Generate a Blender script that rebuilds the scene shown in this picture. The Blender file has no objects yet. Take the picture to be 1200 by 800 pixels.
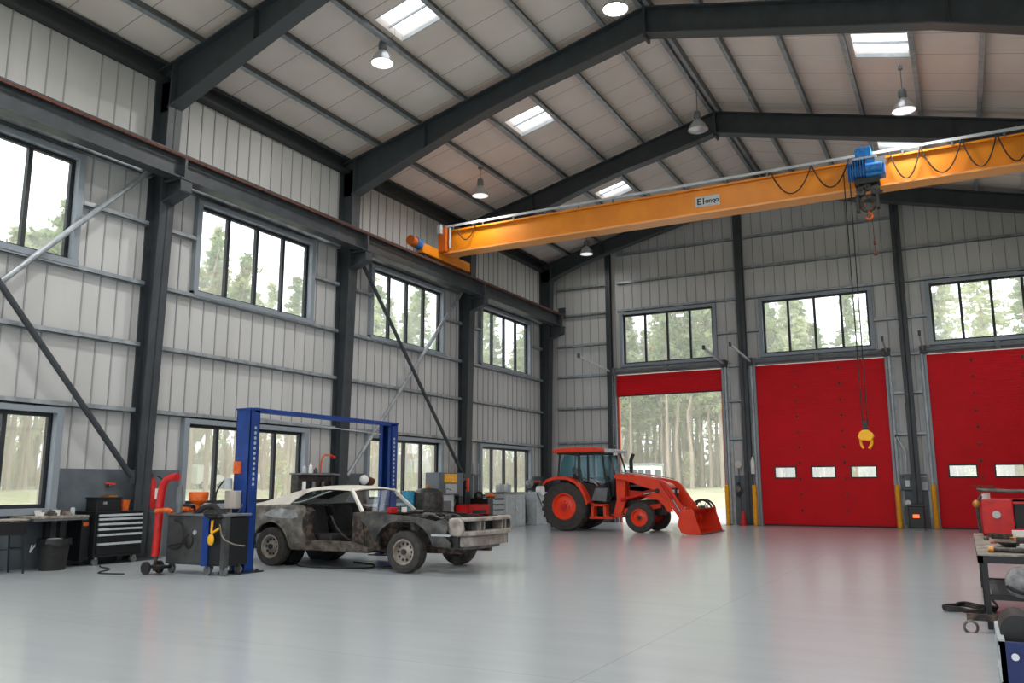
import bpy, bmesh, math, random
from mathutils import Vector, Matrix
random.seed(7)
PI = math.pi
SC = bpy.context.scene
COL = SC.collection

# ------------------------------------------------------------------ camera
cd = bpy.data.cameras.new('camera')
cd.sensor_width = 36.0
cd.lens = 976.41 * 36.0 / 1200.0
cd.clip_end = 500
cam = bpy.data.objects.new('camera', cd)
COL.objects.link(cam)
_r = Vector((0.882053, 0.471143, -0.002607)); _w = Vector((-0.463917, 0.869464, 0.169744)); _u = Vector((0.08224, -0.148514, 0.985485))
M4 = Matrix(((_r.x, _u.x, -_w.x, 14.409), (_r.y, _u.y, -_w.y, -30.253), (_r.z, _u.z, -_w.z, 1.4), (0, 0, 0, 1)))
cam.matrix_world = M4
SC.camera = cam

# ------------------------------------------------------------------ world and exposure
SC.view_settings.view_transform = 'Standard'
SC.view_settings.look = 'None'
SC.view_settings.gamma = 1.0
SC.view_settings.use_curve_mapping = False
SC.view_settings.exposure = 0.0
W = bpy.data.worlds.new('overcast_sky'); SC.world = W; W.use_nodes = True
wn = W.node_tree.nodes; wl = W.node_tree.links
bg = wn['Background']
tc = wn.new('ShaderNodeTexCoord'); sp = wn.new('ShaderNodeSeparateXYZ'); rp = wn.new('ShaderNodeValToRGB')
wl.new(tc.outputs['Generated'], sp.inputs[0]); wl.new(sp.outputs['Z'], rp.inputs[0]); wl.new(rp.outputs[0], bg.inputs[0])
rp.color_ramp.elements[0].position = 0.0; rp.color_ramp.elements[0].color = (0.88, 0.93, 1.0, 1)
rp.color_ramp.elements[1].position = 0.6; rp.color_ramp.elements[1].color = (0.94, 0.97, 1.0, 1)
bg.inputs[1].default_value = 2.55
LAMP_W = 170.0        # watts of each high bay lamp
SC.cycles.max_bounces = 8
SC.cycles.diffuse_bounces = 5
SC.cycles.transparent_max_bounces = 16
SC.cycles.sample_clamp_indirect = 8

# ------------------------------------------------------------------ materials
def lin(c):
    return tuple(((v / 255) / 12.92 if v <= 10.3 else (((v / 255) + .055) / 1.055) ** 2.4) for v in c) + (1,)

def mat(name, c, rough=.6, metal=0., c2=None, scale=6., bump=0., emit=0., detail=4, spec=.5, lo=.35, hi=.65, stretch=None, bscale=None):
    m = bpy.data.materials.new(name); m.use_nodes = True
    n = m.node_tree.nodes; l = m.node_tree.links; b = n['Principled BSDF']
    b.inputs['Base Color'].default_value = lin(c); b.inputs['Roughness'].default_value = rough
    b.inputs['Metallic'].default_value = metal; b.inputs['Specular IOR Level'].default_value = spec
    if c2 or bump:
        t = n.new('ShaderNodeTexCoord'); mp = n.new('ShaderNodeMapping'); l.new(t.outputs['Object'], mp.inputs[0])
        if stretch: mp.inputs['Scale'].default_value = stretch
        no = n.new('ShaderNodeTexNoise'); no.inputs['Scale'].default_value = scale; no.inputs['Detail'].default_value = detail
        l.new(mp.outputs[0], no.inputs['Vector'])
        if c2:
            r = n.new('ShaderNodeValToRGB'); r.color_ramp.elements[0].position = lo; r.color_ramp.elements[1].position = hi
            r.color_ramp.elements[0].color = lin(c); r.color_ramp.elements[1].color = lin(c2)
            l.new(no.outputs['Fac'], r.inputs[0]); l.new(r.outputs[0], b.inputs['Base Color'])
        if bump:
            bp = n.new('ShaderNodeBump'); bp.inputs['Strength'].default_value = bump; bp.inputs['Distance'].default_value = .02
            if bscale:
                nb = n.new('ShaderNodeTexNoise'); nb.inputs['Scale'].default_value = bscale; l.new(mp.outputs[0], nb.inputs['Vector']); l.new(nb.outputs['Fac'], bp.inputs['Height'])
            else: l.new(no.outputs['Fac'], bp.inputs['Height'])
            l.new(bp.outputs[0], b.inputs['Normal'])
    if emit:
        b.inputs['Emission Color'].default_value = lin(c); b.inputs['Emission Strength'].default_value = emit
    return m

def glass_mat(name, tint=(1, 1, 1), gloss=.08, rough=.02):
    m = bpy.data.materials.new(name); m.use_nodes = True
    n = m.node_tree.nodes; l = m.node_tree.links; n.remove(n['Principled BSDF']); out = n['Material Output']
    a = n.new('ShaderNodeBsdfTransparent'); a.inputs[0].default_value = (*tint, 1)
    g = n.new('ShaderNodeBsdfGlossy'); g.inputs['Roughness'].default_value = rough; g.inputs[0].default_value = (.9, .95, 1, 1)
    x = n.new('ShaderNodeMixShader'); x.inputs[0].default_value = gloss
    l.new(a.outputs[0], x.inputs[1]); l.new(g.outputs[0], x.inputs[2]); l.new(x.outputs[0], out.inputs[0])
    return m

def add_lines(m, axis, period, width, dark, bump=0.):
    """thin seams repeated along one object axis"""
    n = m.node_tree.nodes; l = m.node_tree.links; b = n['Principled BSDF']
    t = n.new('ShaderNodeTexCoord'); s = n.new('ShaderNodeSeparateXYZ'); l.new(t.outputs['Object'], s.inputs[0])
    d = n.new('ShaderNodeMath'); d.operation = 'DIVIDE'; d.inputs[1].default_value = period; l.new(s.outputs[axis], d.inputs[0])
    f = n.new('ShaderNodeMath'); f.operation = 'FRACT'; l.new(d.outputs[0], f.inputs[0])
    c = n.new('ShaderNodeMath'); c.operation = 'LESS_THAN'; c.inputs[1].default_value = width / period; l.new(f.outputs[0], c.inputs[0])
    mx = n.new('ShaderNodeMix'); mx.data_type = 'RGBA'; l.new(c.outputs[0], mx.inputs[0])
    src = b.inputs['Base Color'].links[0].from_socket if b.inputs['Base Color'].links else None
    if src: l.new(src, mx.inputs[6])
    else: mx.inputs[6].default_value = b.inputs['Base Color'].default_value
    mx.inputs[7].default_value = lin(dark); l.new(mx.outputs[2], b.inputs['Base Color'])
    return m

M = {}
M['wall'] = mat('wall_panel', (197, 197, 195), .5, 0, (187, 187, 185), 1.2, stretch=(1, 1, .25))
M['rib'] = mat('panel_rib', (150, 152, 152), .6)
M['dado'] = mat('grey_dado', (98, 106, 112), .5, 0, (84, 92, 98), 2.5)
M['steel'] = mat('dark_painted_steel', (60, 66, 70), .5, 0, (50, 55, 59), 3.)
M['girt'] = mat('galvanised_steel', (138, 146, 150), .42, .4, (168, 174, 178), 5.)
M['purlin'] = mat('purlin_steel', (84, 88, 90), .45, .4, (110, 113, 115), 4., stretch=(1, .2, 1))
M['eave'] = mat('eave_purlin_steel', (58, 62, 64), .5, .2)
M['trim'] = mat('window_trim_grey', (138, 147, 154), .5, .1)
M['frame'] = mat('window_frame_dark', (38, 42, 45), .45)
M['glass'] = glass_mat('window_glass')
M['skylight'] = glass_mat('translucent_sheet', (1, 1, 1), .04, .4)
M['rust'] = mat('rail_rust', (112, 54, 32), .8, 0, (60, 38, 30), 20)
M['crane'] = mat('crane_yellow', (226, 136, 8), .5, 0, (214, 124, 6), 2.)
M['crane_o'] = mat('crane_orange', (190, 92, 16), .45)
M['red_door'] = mat('red_door_skin', (212, 2, 22), .5, 0, (204, 2, 20), 1.5, spec=.2)
M['bollard'] = mat('bollard_yellow', (240, 172, 0), .5, 0, (226, 150, 4), 8)
M['black'] = mat('black_paint', (20, 21, 23), .45)
M['black_rubber'] = mat('black_rubber', (26, 26, 27), .75, 0, (38, 37, 36), 12, .3)
M['tyre'] = mat('tyre_rubber', (46, 45, 44), .8, 0, (64, 60, 56), 9, .3)
M['dgrey'] = mat('dark_grey_paint', (78, 80, 80), .5, .2, (60, 62, 62), 6, detail=8)
M['grey'] = mat('mid_grey_paint', (112, 116, 118), .5, 0, (96, 100, 102), 5)
M['lgrey'] = mat('light_grey_paint', (186, 192, 194), .5, 0, (168, 174, 178), 5)
M['white'] = mat('white_plastic', (228, 228, 224), .5)
M['chrome'] = mat('bright_steel', (190, 192, 194), .25, .9)
M['dull'] = mat('dull_steel', (120, 118, 114), .45, .7, (84, 80, 76), 9)
M['blue'] = mat('lift_blue', (4, 60, 138), .4, 0, (6, 50, 118), 5)
M['hoist_blue'] = mat('hoist_blue', (14, 92, 168), .45, 0, (40, 130, 200), 14)
M['navy'] = mat('cart_navy', (8, 32, 92), .45)
M['redp'] = mat('red_paint', (206, 24, 22), .4, 0, (180, 16, 18), 10)
M['ored'] = mat('tractor_orange', (226, 62, 20), .38, 0, (214, 50, 18), 3)
M['orim'] = mat('tractor_rim_orange', (232, 64, 30), .45)
M['orange'] = mat('orange_plastic', (232, 110, 30), .5, 0, (200, 80, 20), 10)
M['yellow'] = mat('yellow_paint', (244, 178, 10), .45)
M['brass'] = mat('brass', (190, 130, 60), .4, .7)
M['cream'] = mat('cream_car_paint', (226, 222, 212), .35, 0, (206, 198, 186), 3)
M['bare'] = mat('worn_bare_metal', (146, 142, 134), .42, .3, (84, 78, 72), 5.5, .1, detail=8)
M['bare2'] = mat('primer_patch', (176, 182, 184), .45, .2, (120, 122, 122), 6, detail=6)
M['nose'] = mat('grey_primer', (172, 166, 158), .5, .2, (128, 116, 106), 6, detail=8)
M['rusty'] = mat('rusty_dark_metal', (44, 41, 39), .65, .3, (112, 90, 76), 11, .4, detail=8, lo=.45, hi=.72)
M['sill'] = mat('rusty_sill', (124, 114, 104), .55, .3, (66, 54, 46), 7, .3, detail=8)
M['dark_metal'] = mat('oily_dark_metal', (44, 44, 44), .45, .5, (78, 74, 70), 10, .3, detail=8)
M['fender'] = mat('dark_bare_fender', (58, 60, 60), .34, .5, (96, 94, 90), 6, .1, detail=8)
M['cab_black'] = mat('cab_black', (22, 25, 28), .35)
M['cab_glass'] = glass_mat('cab_glass', (.55, .74, .78), .06, .12)
M['teal'] = mat('teal_paint', (60, 150, 176), .45, 0, (30, 110, 160), 14)
M['wood'] = mat('worn_bench_top', (158, 150, 138), .55, 0, (104, 96, 86), 9)
M['card'] = mat('cardboard', (176, 146, 120), .8)
M['rag'] = mat('grey_cloth', (106, 108, 110), .9, 0, (150, 150, 150), 12, .5)
M['lampw'] = mat('lamp_shade_alloy', (196, 198, 200), .3, .6)
M['glow'] = mat('lamp_lens', (255, 252, 244), .5, emit=9.)
M['dim'] = mat('lamp_lens_dim', (240, 240, 238), .4, emit=.9)
M['conc'] = mat('concrete_apron', (205, 204, 198), .9, 0, (186, 186, 180), .6)
M['grass'] = mat('pale_grass', (190, 192, 150), 1., 0, (212, 210, 178), .5, detail=6)
def leaf(name, c, c2):
    m = mat(name, c, .9, 0, c2, .8); n = m.node_tree.nodes; l = m.node_tree.links; b = n['Principled BSDF']
    tr = n.new('ShaderNodeBsdfTranslucent'); tr.inputs[0].default_value = lin(c); mx = n.new('ShaderNodeMixShader'); mx.inputs[0].default_value = .45
    l.new(b.outputs[0], mx.inputs[1]); l.new(tr.outputs[0], mx.inputs[2]); l.new(mx.outputs[0], n['Material Output'].inputs[0]); return m
M['trunk'] = mat('pine_bark', (190, 174, 160), .95, 0, (158, 142, 130), 3, stretch=(1, 1, .2))
M['needle'] = leaf('pine_needles', (176, 190, 146), (148, 166, 118))
M['needle2'] = leaf('pine_needles_yellow', (212, 218, 180), (184, 194, 148))
M['screen'] = mat('orange_display', (255, 120, 60), .5, emit=1.2)

m = mat('roof_sheet', (232, 222, 214), .75, 0, (222, 212, 204), .8)
add_lines(m, 1, 1.02, .022, (160, 152, 146)); M['roof'] = m
# polished concrete
m = mat('polished_concrete', (170, 177, 181), .3, 0, (184, 190, 193), 1.6, 0, detail=6, spec=.5, lo=.25, hi=.75, stretch=(.35, 2.6, 1))
n = m.node_tree.nodes; l = m.node_tree.links; b = n['Principled BSDF']
b.inputs['Roughness'].default_value = .28; b.inputs['Coat Weight'].default_value = .38; b.inputs['Coat Roughness'].default_value = .14
add_lines(m, 0, 5.9, .012, (150, 153, 153)); add_lines(m, 1, 6.1, .012, (150, 153, 153)); M['floor'] = m

# ------------------------------------------------------------------ mesh helpers
class MB:
    def __init__(s): s.v = []; s.f = []
    def add(s, vs, fs):
        o = len(s.v); s.v += [tuple(v) for v in vs]; s.f += [tuple(i + o for i in f) for f in fs]; return s
    def box(s, x0, x1, y0, y1, z0, z1):
        vs = [(x, y, z) for z in (z0, z1) for y in (y0, y1) for x in (x0, x1)]
        return s.add(vs, [(0, 2, 3, 1), (4, 5, 7, 6), (0, 1, 5, 4), (2, 6, 7, 3), (0, 4, 6, 2), (1, 3, 7, 5)])
    def bar(s, p0, p1, w, h=None, up=(0, 0, 1)):
        h = h or w; p0 = Vector(p0); p1 = Vector(p1); d = (p1 - p0).normalized(); up = Vector(up)
        a = d.cross(up)
        if a.length < 1e-4: a = d.cross(Vector((0, 1, 0)))
        a.normalize(); b = a.cross(d).normalized(); a *= w / 2; b *= h / 2
        vs = [p + i * a + j * b for p in (p0, p1) for (i, j) in ((-1, -1), (1, -1), (1, 1), (-1, 1))]
        return s.add(vs, [(3, 2, 1, 0), (4, 5, 6, 7), (0, 1, 5, 4), (1, 2, 6, 5), (2, 3, 7, 6), (3, 0, 4, 7)])
    def cyl(s, p0, p1, r0, r1=None, n=16):
        r1 = r0 if r1 is None else r1
        return s.tubev([p0, p1], [r0, r1], n)
    def tubev(s, pts, rs, n=8, caps=True):
        pts = [Vector(p) for p in pts]; vs = []; fs = []
        ref = None
        for i, p in enumerate(pts):
            d = (pts[min(i + 1, len(pts) - 1)] - pts[max(i - 1, 0)]).normalized()
            if ref is None:
                ref = Vector((0, 0, 1)) if abs(d.z) < .9 else Vector((1, 0, 0))
            a = (ref - d * ref.dot(d))
            if a.length < 1e-5: a = d.orthogonal()
            a.normalize(); ref = a; b = d.cross(a)
            for k in range(n):
                t = 2 * PI * k / n; vs.append(p + (a * math.cos(t) + b * math.sin(t)) * rs[i])
        for i in range(len(pts) - 1):
            for k in range(n):
                fs.append((i * n + k, i * n + (k + 1) % n, (i + 1) * n + (k + 1) % n, (i + 1) * n + k))
        if caps: fs.append(tuple(range(n))[::-1]); fs.append(tuple((len(pts) - 1) * n + k for k in range(n)))
        return s.add(vs, fs)
    def tube(s, pts, r, n=8): return s.tubev(pts, [r] * len(pts), n)
    def curve(s, pts, r, n=6, k=6):
        """Catmull-Rom tube through the points"""
        P = [Vector(p) for p in pts]; P = [P[0]] + P + [P[-1]]; out = []
        for i in range(1, len(P) - 2):
            for j in range(k):
                t = j / k
                out.append(.5 * ((2 * P[i]) + (P[i + 1] - P[i - 1]) * t + (2 * P[i - 1] - 5 * P[i] + 4 * P[i + 1] - P[i + 2]) * t * t + (3 * P[i] - P[i - 1] - 3 * P[i + 1] + P[i + 2]) * t ** 3))
        out.append(P[-2]); return s.tube(out, r, n)
    def lathe(s, prof, c, axis='z', n=24):
        """prof: (radius, height) list; revolves about an axis through c"""
        vs = []; fs = []; c = Vector(c)
        for (r, h) in prof:
            for k in range(n):
                t = 2 * PI * k / n; a, b = r * math.cos(t), r * math.sin(t)
                vs.append(c + Vector({'z': (a, b, h), 'y': (a, h, b), 'x': (h, a, b)}[axis]))
        for i in range(len(prof) - 1):
            for k in range(n):
                q = (i * n + k, i * n + (k + 1) % n, (i + 1) * n + (k + 1) % n, (i + 1) * n + k)
                fs.append(q if axis != 'y' else q[::-1])
        return s.add(vs, fs)
    def ball(s, c, r, n=14, sq=(1, 1, 1)):
        prof = [(max(1e-4, math.sin(PI * i / (n // 2)) * r), -math.cos(PI * i / (n // 2)) * r) for i in range(n // 2 + 1)]
        o = len(s.v); s.lathe(prof, (0, 0, 0), 'z', n); c = Vector(c)
        for i in range(o, len(s.v)):
            v = s.v[i]; s.v[i] = (c.x + v[0] * sq[0], c.y + v[1] * sq[1], c.z + v[2] * sq[2])
        return s
    def prism(s, pts, axis, a, b):
        """polygon in the plane normal to axis ('y': pts are (x,z); 'x': (y,z); 'z': (x,y)), extruded a..b"""
        n = len(pts); f = {'y': lambda p, q: (p[0], q, p[1]), 'x': lambda p, q: (q, p[0], p[1]), 'z': lambda p, q: (p[0], p[1], q)}[axis]
        vs = [f(p, a) for p in pts] + [f(p, b) for p in pts]
        return s.add(vs, [tuple(range(n))[::-1], tuple(range(n, 2 * n))] + [(i, (i + 1) % n, n + (i + 1) % n, n + i) for i in range(n)])
    def build(s, name, m, parent=None, loc=None, smooth=False, bevel=0., angle=35):
        L = Vector((0, 0, 0))
        if parent is not None:
            q = parent
            while q.parent: q = q.parent
            L = Vector(q['_o']) if '_o' in q else q.location.copy()
        elif loc is not None: L = Vector(loc)
        me = bpy.data.meshes.new(name); me.from_pydata([tuple(Vector(v) - L) for v in s.v], [], s.f); me.update()
        bm = bmesh.new(); bm.from_mesh(me); bmesh.ops.recalc_face_normals(bm, faces=bm.faces); bm.to_mesh(me); bm.free()
        me.materials.append(M[m] if isinstance(m, str) else m)
        o = bpy.data.objects.new(name, me); COL.objects.link(o)
        if parent is not None: o.parent = parent
        elif loc is not None: o.location = L
        if smooth:
            me.polygons.foreach_set('use_smooth', [True] * len(me.polygons)); me.set_sharp_from_angle(angle=math.radians(angle))
        if bevel:
            b = o.modifiers.new('edge', 'BEVEL'); b.width = bevel; b.segments = 2; b.limit_method = 'ANGLE'
        return o

def tag(o, label, cat, group=None):
    o['label'] = label; o['category'] = cat
    if group: o['group'] = group
    return o
def thing(name, label, cat, loc=(0, 0, 0), group=None):
    o = bpy.data.objects.new(name, None); COL.objects.link(o); o.location = loc; o.empty_display_size = .1
    return tag(o, label, cat, group)
def struct(o): o['kind'] = 'structure'; return o
def copy_tree(o, parent=None):
    c = o.copy(); COL.objects.link(c)
    if parent: c.parent = parent
    for ch in list(o.children): copy_tree(ch, c)
    return c

# ================================================================== THE HALL
XR = 18.2; RX = 8.8; YF = -37.0
def roof_z(x): return (10.3 + .25 * x) if x <= RX else (12.5 - .25 * (x - RX))
struct(MB().box(-.15, XR + .15, YF, .15, -.25, 0).build('floor', 'floor'))

def wall(name, axis, plane, out, lo, hi, z0, ztop, openings, pitch=.36, m='wall'):
    """a panel wall with real openings; axis = the horizontal axis it runs along"""
    us = sorted({lo, hi, *[v for o in openings for v in o[:2]]}); zs = sorted({z0, *[v for o in openings for v in o[2:]]})
    a = MB(); r = MB(); sgn = 1 if out < plane else -1
    def put(b, u0, u1, p0, p1, za, zb, zc=None):
        if axis == 'y': b.box(min(p0, p1), max(p0, p1), u0, u1, za, zb)
        else: b.box(u0, u1, min(p0, p1), max(p0, p1), za, zb)
    for i in range(len(us) - 1):
        u0, u1 = us[i], us[i + 1]; run = None
        for j in range(len(zs)):
            za = zs[j]; zb = zs[j + 1] if j + 1 < len(zs) else None
            if zb is not None and any(o[0] <= u0 + 1e-6 and u1 <= o[1] + 1e-6 and o[2] <= za + 1e-6 and zb <= o[3] + 1e-6 for o in openings): continue
            if zb is None:
                if callable(ztop):
                    k = max(1, int((u1 - u0) / .6)); cut = sorted({u0 + (u1 - u0) * t / k for t in range(k + 1)} | ({RX} if u0 < RX < u1 else set()))
                    pts = [(u, ztop(u)) for u in cut]; poly = [(u0, za)] + [(u1, za)] + pts[::-1]
                    a.prism(poly, 'y', min(plane, out), max(plane, out))
                else: put(a, u0, u1, plane, out, za, ztop)
            else: put(a, u0, u1, plane, out, za, zb)
            u = math.ceil((u0 + .02) / pitch) * pitch
            while u < u1 - .02:
                top = zb if zb is not None else ((ztop(u) - .02) if callable(ztop) else ztop)
                put(r, u - .012, u + .012, plane, plane + sgn * .018, za, top); u += pitch
    w = struct(a.build(name, m)); r.build('panel_ribs', 'rib', w)
    return w

# windows of the long wall: (y0,y1); upper z 5.52..7.55, lower z 1.05..2.7
LW = [(-24.3, -20.87), (-17.92, -14.37), (-11.76, -8.17), (-5.62, -2.0)]
LWR = LW + [(-30.5, -26.9), (-36.3, -33)]
UZ = (5.55, 7.52); BZ = (1.02, 2.7)
ops = [(a, b, *UZ) for a, b in LWR] + [(a, b, *BZ) for a, b in LWR]
w_left = wall('wall_left', 'y', 0., -.15, YF, .15, 0, 10.35, ops)
ops = [(a, b, 5.0, 7.8) for a, b in LWR]
wall('wall_right', 'y', XR, XR + .15, YF, .15, 0, roof_z(XR) + .03, ops)
BW = [(3.2, 6.72), (8.52, 12.05), (13.93, 17.45)]
BD = [(2.9, 6.95), (8.2, 12.4), (13.7, 17.75)]
ops = [(a, b, 5.98, 7.93) for a, b in BW] + [(a, b, 0, 5.6) for a, b in BD]
wall('wall_back', 'x', 0., .15, -.0, XR, 0, roof_z, ops)
# the unseen gable behind the viewer: doorways and window strip added for sky light
ops = [(1.5, 6.5, 0, 5.6), (7.6, 12.6, 0, 5.6), (13.2, 17.6, 0, 5.6), (1.5, 16.8, 6.2, 8.2)]
wall('wall_front', 'x', YF, YF - .15, 0, XR, 0, roof_z, ops)

# dado of the long wall and of the door wall, with the openings left free
d = MB()
ys = [YF] + [v for p in sorted(LWR) for v in (p[0] - .12, p[1] + .12)] + [0]
for i in range(0, len(ys), 2): d.box(0, .05, ys[i], ys[i + 1], 0, 1.72)
for a, b in LWR: d.box(0, .05, a - .12, b + .12, 0, BZ[0] - .08)
d.build('dado_panel', 'dado', w_left)
d = MB()
for a, b in ((.06, 2.7), (7.15, 8.0), (12.6, 13.5), (17.95, 18.2)): d.box(a, b, -.05, 0, 0, 1.72)
wb = bpy.data.objects['wall_back']; d.build('dado_panel', 'dado', wb)

# roof with real openings for the skylights
SKY_L = [(4.02, 5.1, -17.05, -16.02), (4.02, 5.1, -11.2, -10.1), (4.02, 5.1, -4.7, -3.72), (4.02, 5.1, -23.3, -22.2), (4.02, 5.1, -29.5, -28.4), (4.02, 5.1, -34.5, -33.4)]
SKY_R = [(12.98, 14.12, a, b) for (_, _, a, b) in SKY_L]
SKY_R[1] = (12.98, 14.12, -11.25, -10.05)
def roof_side(x0, x1, sky):
    a = MB(); xs = sorted({x0, x1, sky[0][0], sky[0][1]})
    for i in range(3):
        if i != 1: segs = [(YF - .15, .15)]
        else:
            e = sorted([(s[2], s[3]) for s in sky]); segs = []; y = YF - .15
            for p, q in e: segs.append((y, p)); y = q
            segs.append((y, .15))
        for p, q in segs:
            xa, xb = xs[i], xs[i + 1]; za, zb = roof_z(xa), roof_z(xb)
            a.prism([(xa, za), (xb, zb), (xb, zb + .18), (xa, za + .18)], 'y', p, q)
    return a
ceil = struct(roof_side(-.15, RX, SKY_L).build('ceiling', 'roof'))
struct(roof_side(RX, XR + .15, SKY_R).build('ceiling', 'roof'))
for k, (a, b, p, q) in enumerate(SKY_L + SKY_R):
    mb = MB(); za, zb = roof_z(a), roof_z(b)
    mb.prism([(a, za + .1), (b, zb + .1), (b, zb + .115), (a, za + .115)], 'y', p, q)
    g = struct(mb.build('window_%d' % (60 + k), 'skylight'))
    mb = MB(); ym = (p + q) / 2
    mb.bar((a, ym, za + .08), (b, ym, zb + .08), .03, .05)
    for y in (p, q): mb.bar((a, y, za + .05), (b, y, zb + .05), .03, .1)
    mb.build('sheet_lap', 'lgrey', g)

# purlins: a lipped channel each
PX = [1.2, 2.5, 3.9, 5.22, 6.5, 7.75, 8.66, 8.94, 10.1, 11.5, 12.85, 14.25, 15.58, 16.9]
def chan(x, w, h, sgn):
    z = roof_z(x); t = .012
    return [(x, z - .0), (x, z - h), (x + sgn * w, z - h + sgn * 0 + (.25 * w if x < RX else -.25 * w) * sgn), (x + sgn * w, z - h + .035 + (.25 * w if x < RX else -.25 * w) * sgn),
            (x + sgn * t, z - h + .035), (x + sgn * t, z)]
for x in PX:
    mb = MB(); sg = 1 if x < RX else -1
    mb.prism(chan(x, .1, .21, sg), 'y', YF, 0); pu = struct(mb.build('roof_purlin', 'purlin')); zz = roof_z(x) - .215; MB().prism([(x, zz), (x + sg * .1, zz + .025), (x + sg * .1, zz + .02), (x, zz - .005)], 'y', YF, -.02).build('highlight_lip', 'girt', pu)  # pale strip below the dark web paints the bottom edge highlight
mb = MB(); mb.box(0, .03, YF, 0, 9.86, 10.3).box(0, .24, YF, 0, 9.86, 9.92).box(0, .2, YF, 0, 10.22, 10.3)
struct(mb.build('eave_purlin', 'eave'))

# wall girts, interrupted by the windows
def girt_y(z, y0, y1, x0=0.):
    mb = MB(); mb.box(x0, x0 + .14, y0, y1, z - .035, z - .02).box(x0 + .125, x0 + .14, y0, y1, z - .035, z + .06)
    return struct(mb.build('wall_girt', 'girt'))
FY = [-37, -25.2, -19.1, -13.1, -6.85, -.75]
for i in range(1, 5):
    a, b = FY[i] + .18, FY[i + 1] - .18; w0, w1 = LW[i - 1]
    for z in (2.86, 4.17, 5.42, 7.72):
        girt_y(z, a, b)
    girt_y(6.68, a, w0 - .15); girt_y(6.68, w1 + .15, b)
def girt_x(z, x0, x1):
    mb = MB(); mb.box(x0, x1, -.14, 0, z - .035, z - .02).box(x0, x1, -.14, -.125, z - .035, z + .06)
    return struct(mb.build('wall_girt', 'girt'))
CX = [0.25, 2.87, 7.8, 13.08, 18.0]
for i in range(4):
    a, b = CX[i] + .14, CX[i + 1] - .14
    for z in (8.08, 9.2, 10.35):
        if z > 9 + .25 * min(b, 17.6 - a): continue
        girt_x(z, a, b)
    for z in (3.0, 4.35, 5.62, 6.85, ):
        if i == 0: girt_x(z, a, b)
        else:
            e0, e1 = (BW[i - 1][0] - .15, BW[i - 1][1] + .15) if z > 6 else (BD[i - 1][0] - .22, BD[i - 1][1] + .22)
            if e0 - a > .1: girt_x(z, a, e0)
            if b - e1 > .1: girt_x(z, e1, b)
girt_x(11.35, 7.94, 12.9)

# windows: outer trim, dark frame with mullions, panes
WN = [0]
def window(axis, plane, u0, u1, z0, z1, n=4, sill=True, trimw=.13):
    WN[0] += 1
    s = 1 if axis == 'y' else -1            # inward direction
    def bx(b, ua, ub, pa, pb, za, zb):
        pa, pb = plane + s * pa, plane + s * pb
        if axis == 'y': b.box(min(pa, pb), max(pa, pb), ua, ub, za, zb)
        else: b.box(ua, ub, min(pa, pb), max(pa, pb), za, zb)
    t = MB()
    bx(t, u0 - trimw, u0, -.12, .13, z0 - .1, z1 + .1); bx(t, u1, u1 + trimw, -.12, .13, z0 - .1, z1 + .1)
    bx(t, u0, u1, -.12, .13, z1, z1 + .1); bx(t, u0 - trimw, u1 + trimw, -.12, .16, z0 - .11, z0)
    root = struct(t.build('window_%d' % WN[0], 'trim'))
    f = MB(); w = .07
    bx(f, u0, u0 + w, -.1, -.02, z0, z1); bx(f, u1 - w, u1, -.1, -.02, z0, z1); bx(f, u0 + w, u1 - w, -.1, -.02, z0, z0 + w); bx(f, u0 + w, u1 - w, -.1, -.02, z1 - w, z1)
    for k in range(1, n):
        u = u0 + (u1 - u0) * k / n; bx(f, u - .04, u + .04, -.1, -.01, z0 + w, z1 - w)
    f.build('window_frame', 'frame', root)
    for k in range(n):
        g = MB(); a = u0 + (u1 - u0) * k / n; b = u0 + (u1 - u0) * (k + 1) / n
        bx(g, a + .04, b - .04, -.068, -.06, z0 + w, z1 - w); g.build('pane', 'glass', root)
    return root
for a, b in LW: window('y', 0, a, b, *UZ)
for a, b in LW: window('y', 0, a, b, *BZ)
for a, b in BW: window('x', 0, a, b, 5.98, 7.93)

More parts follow.
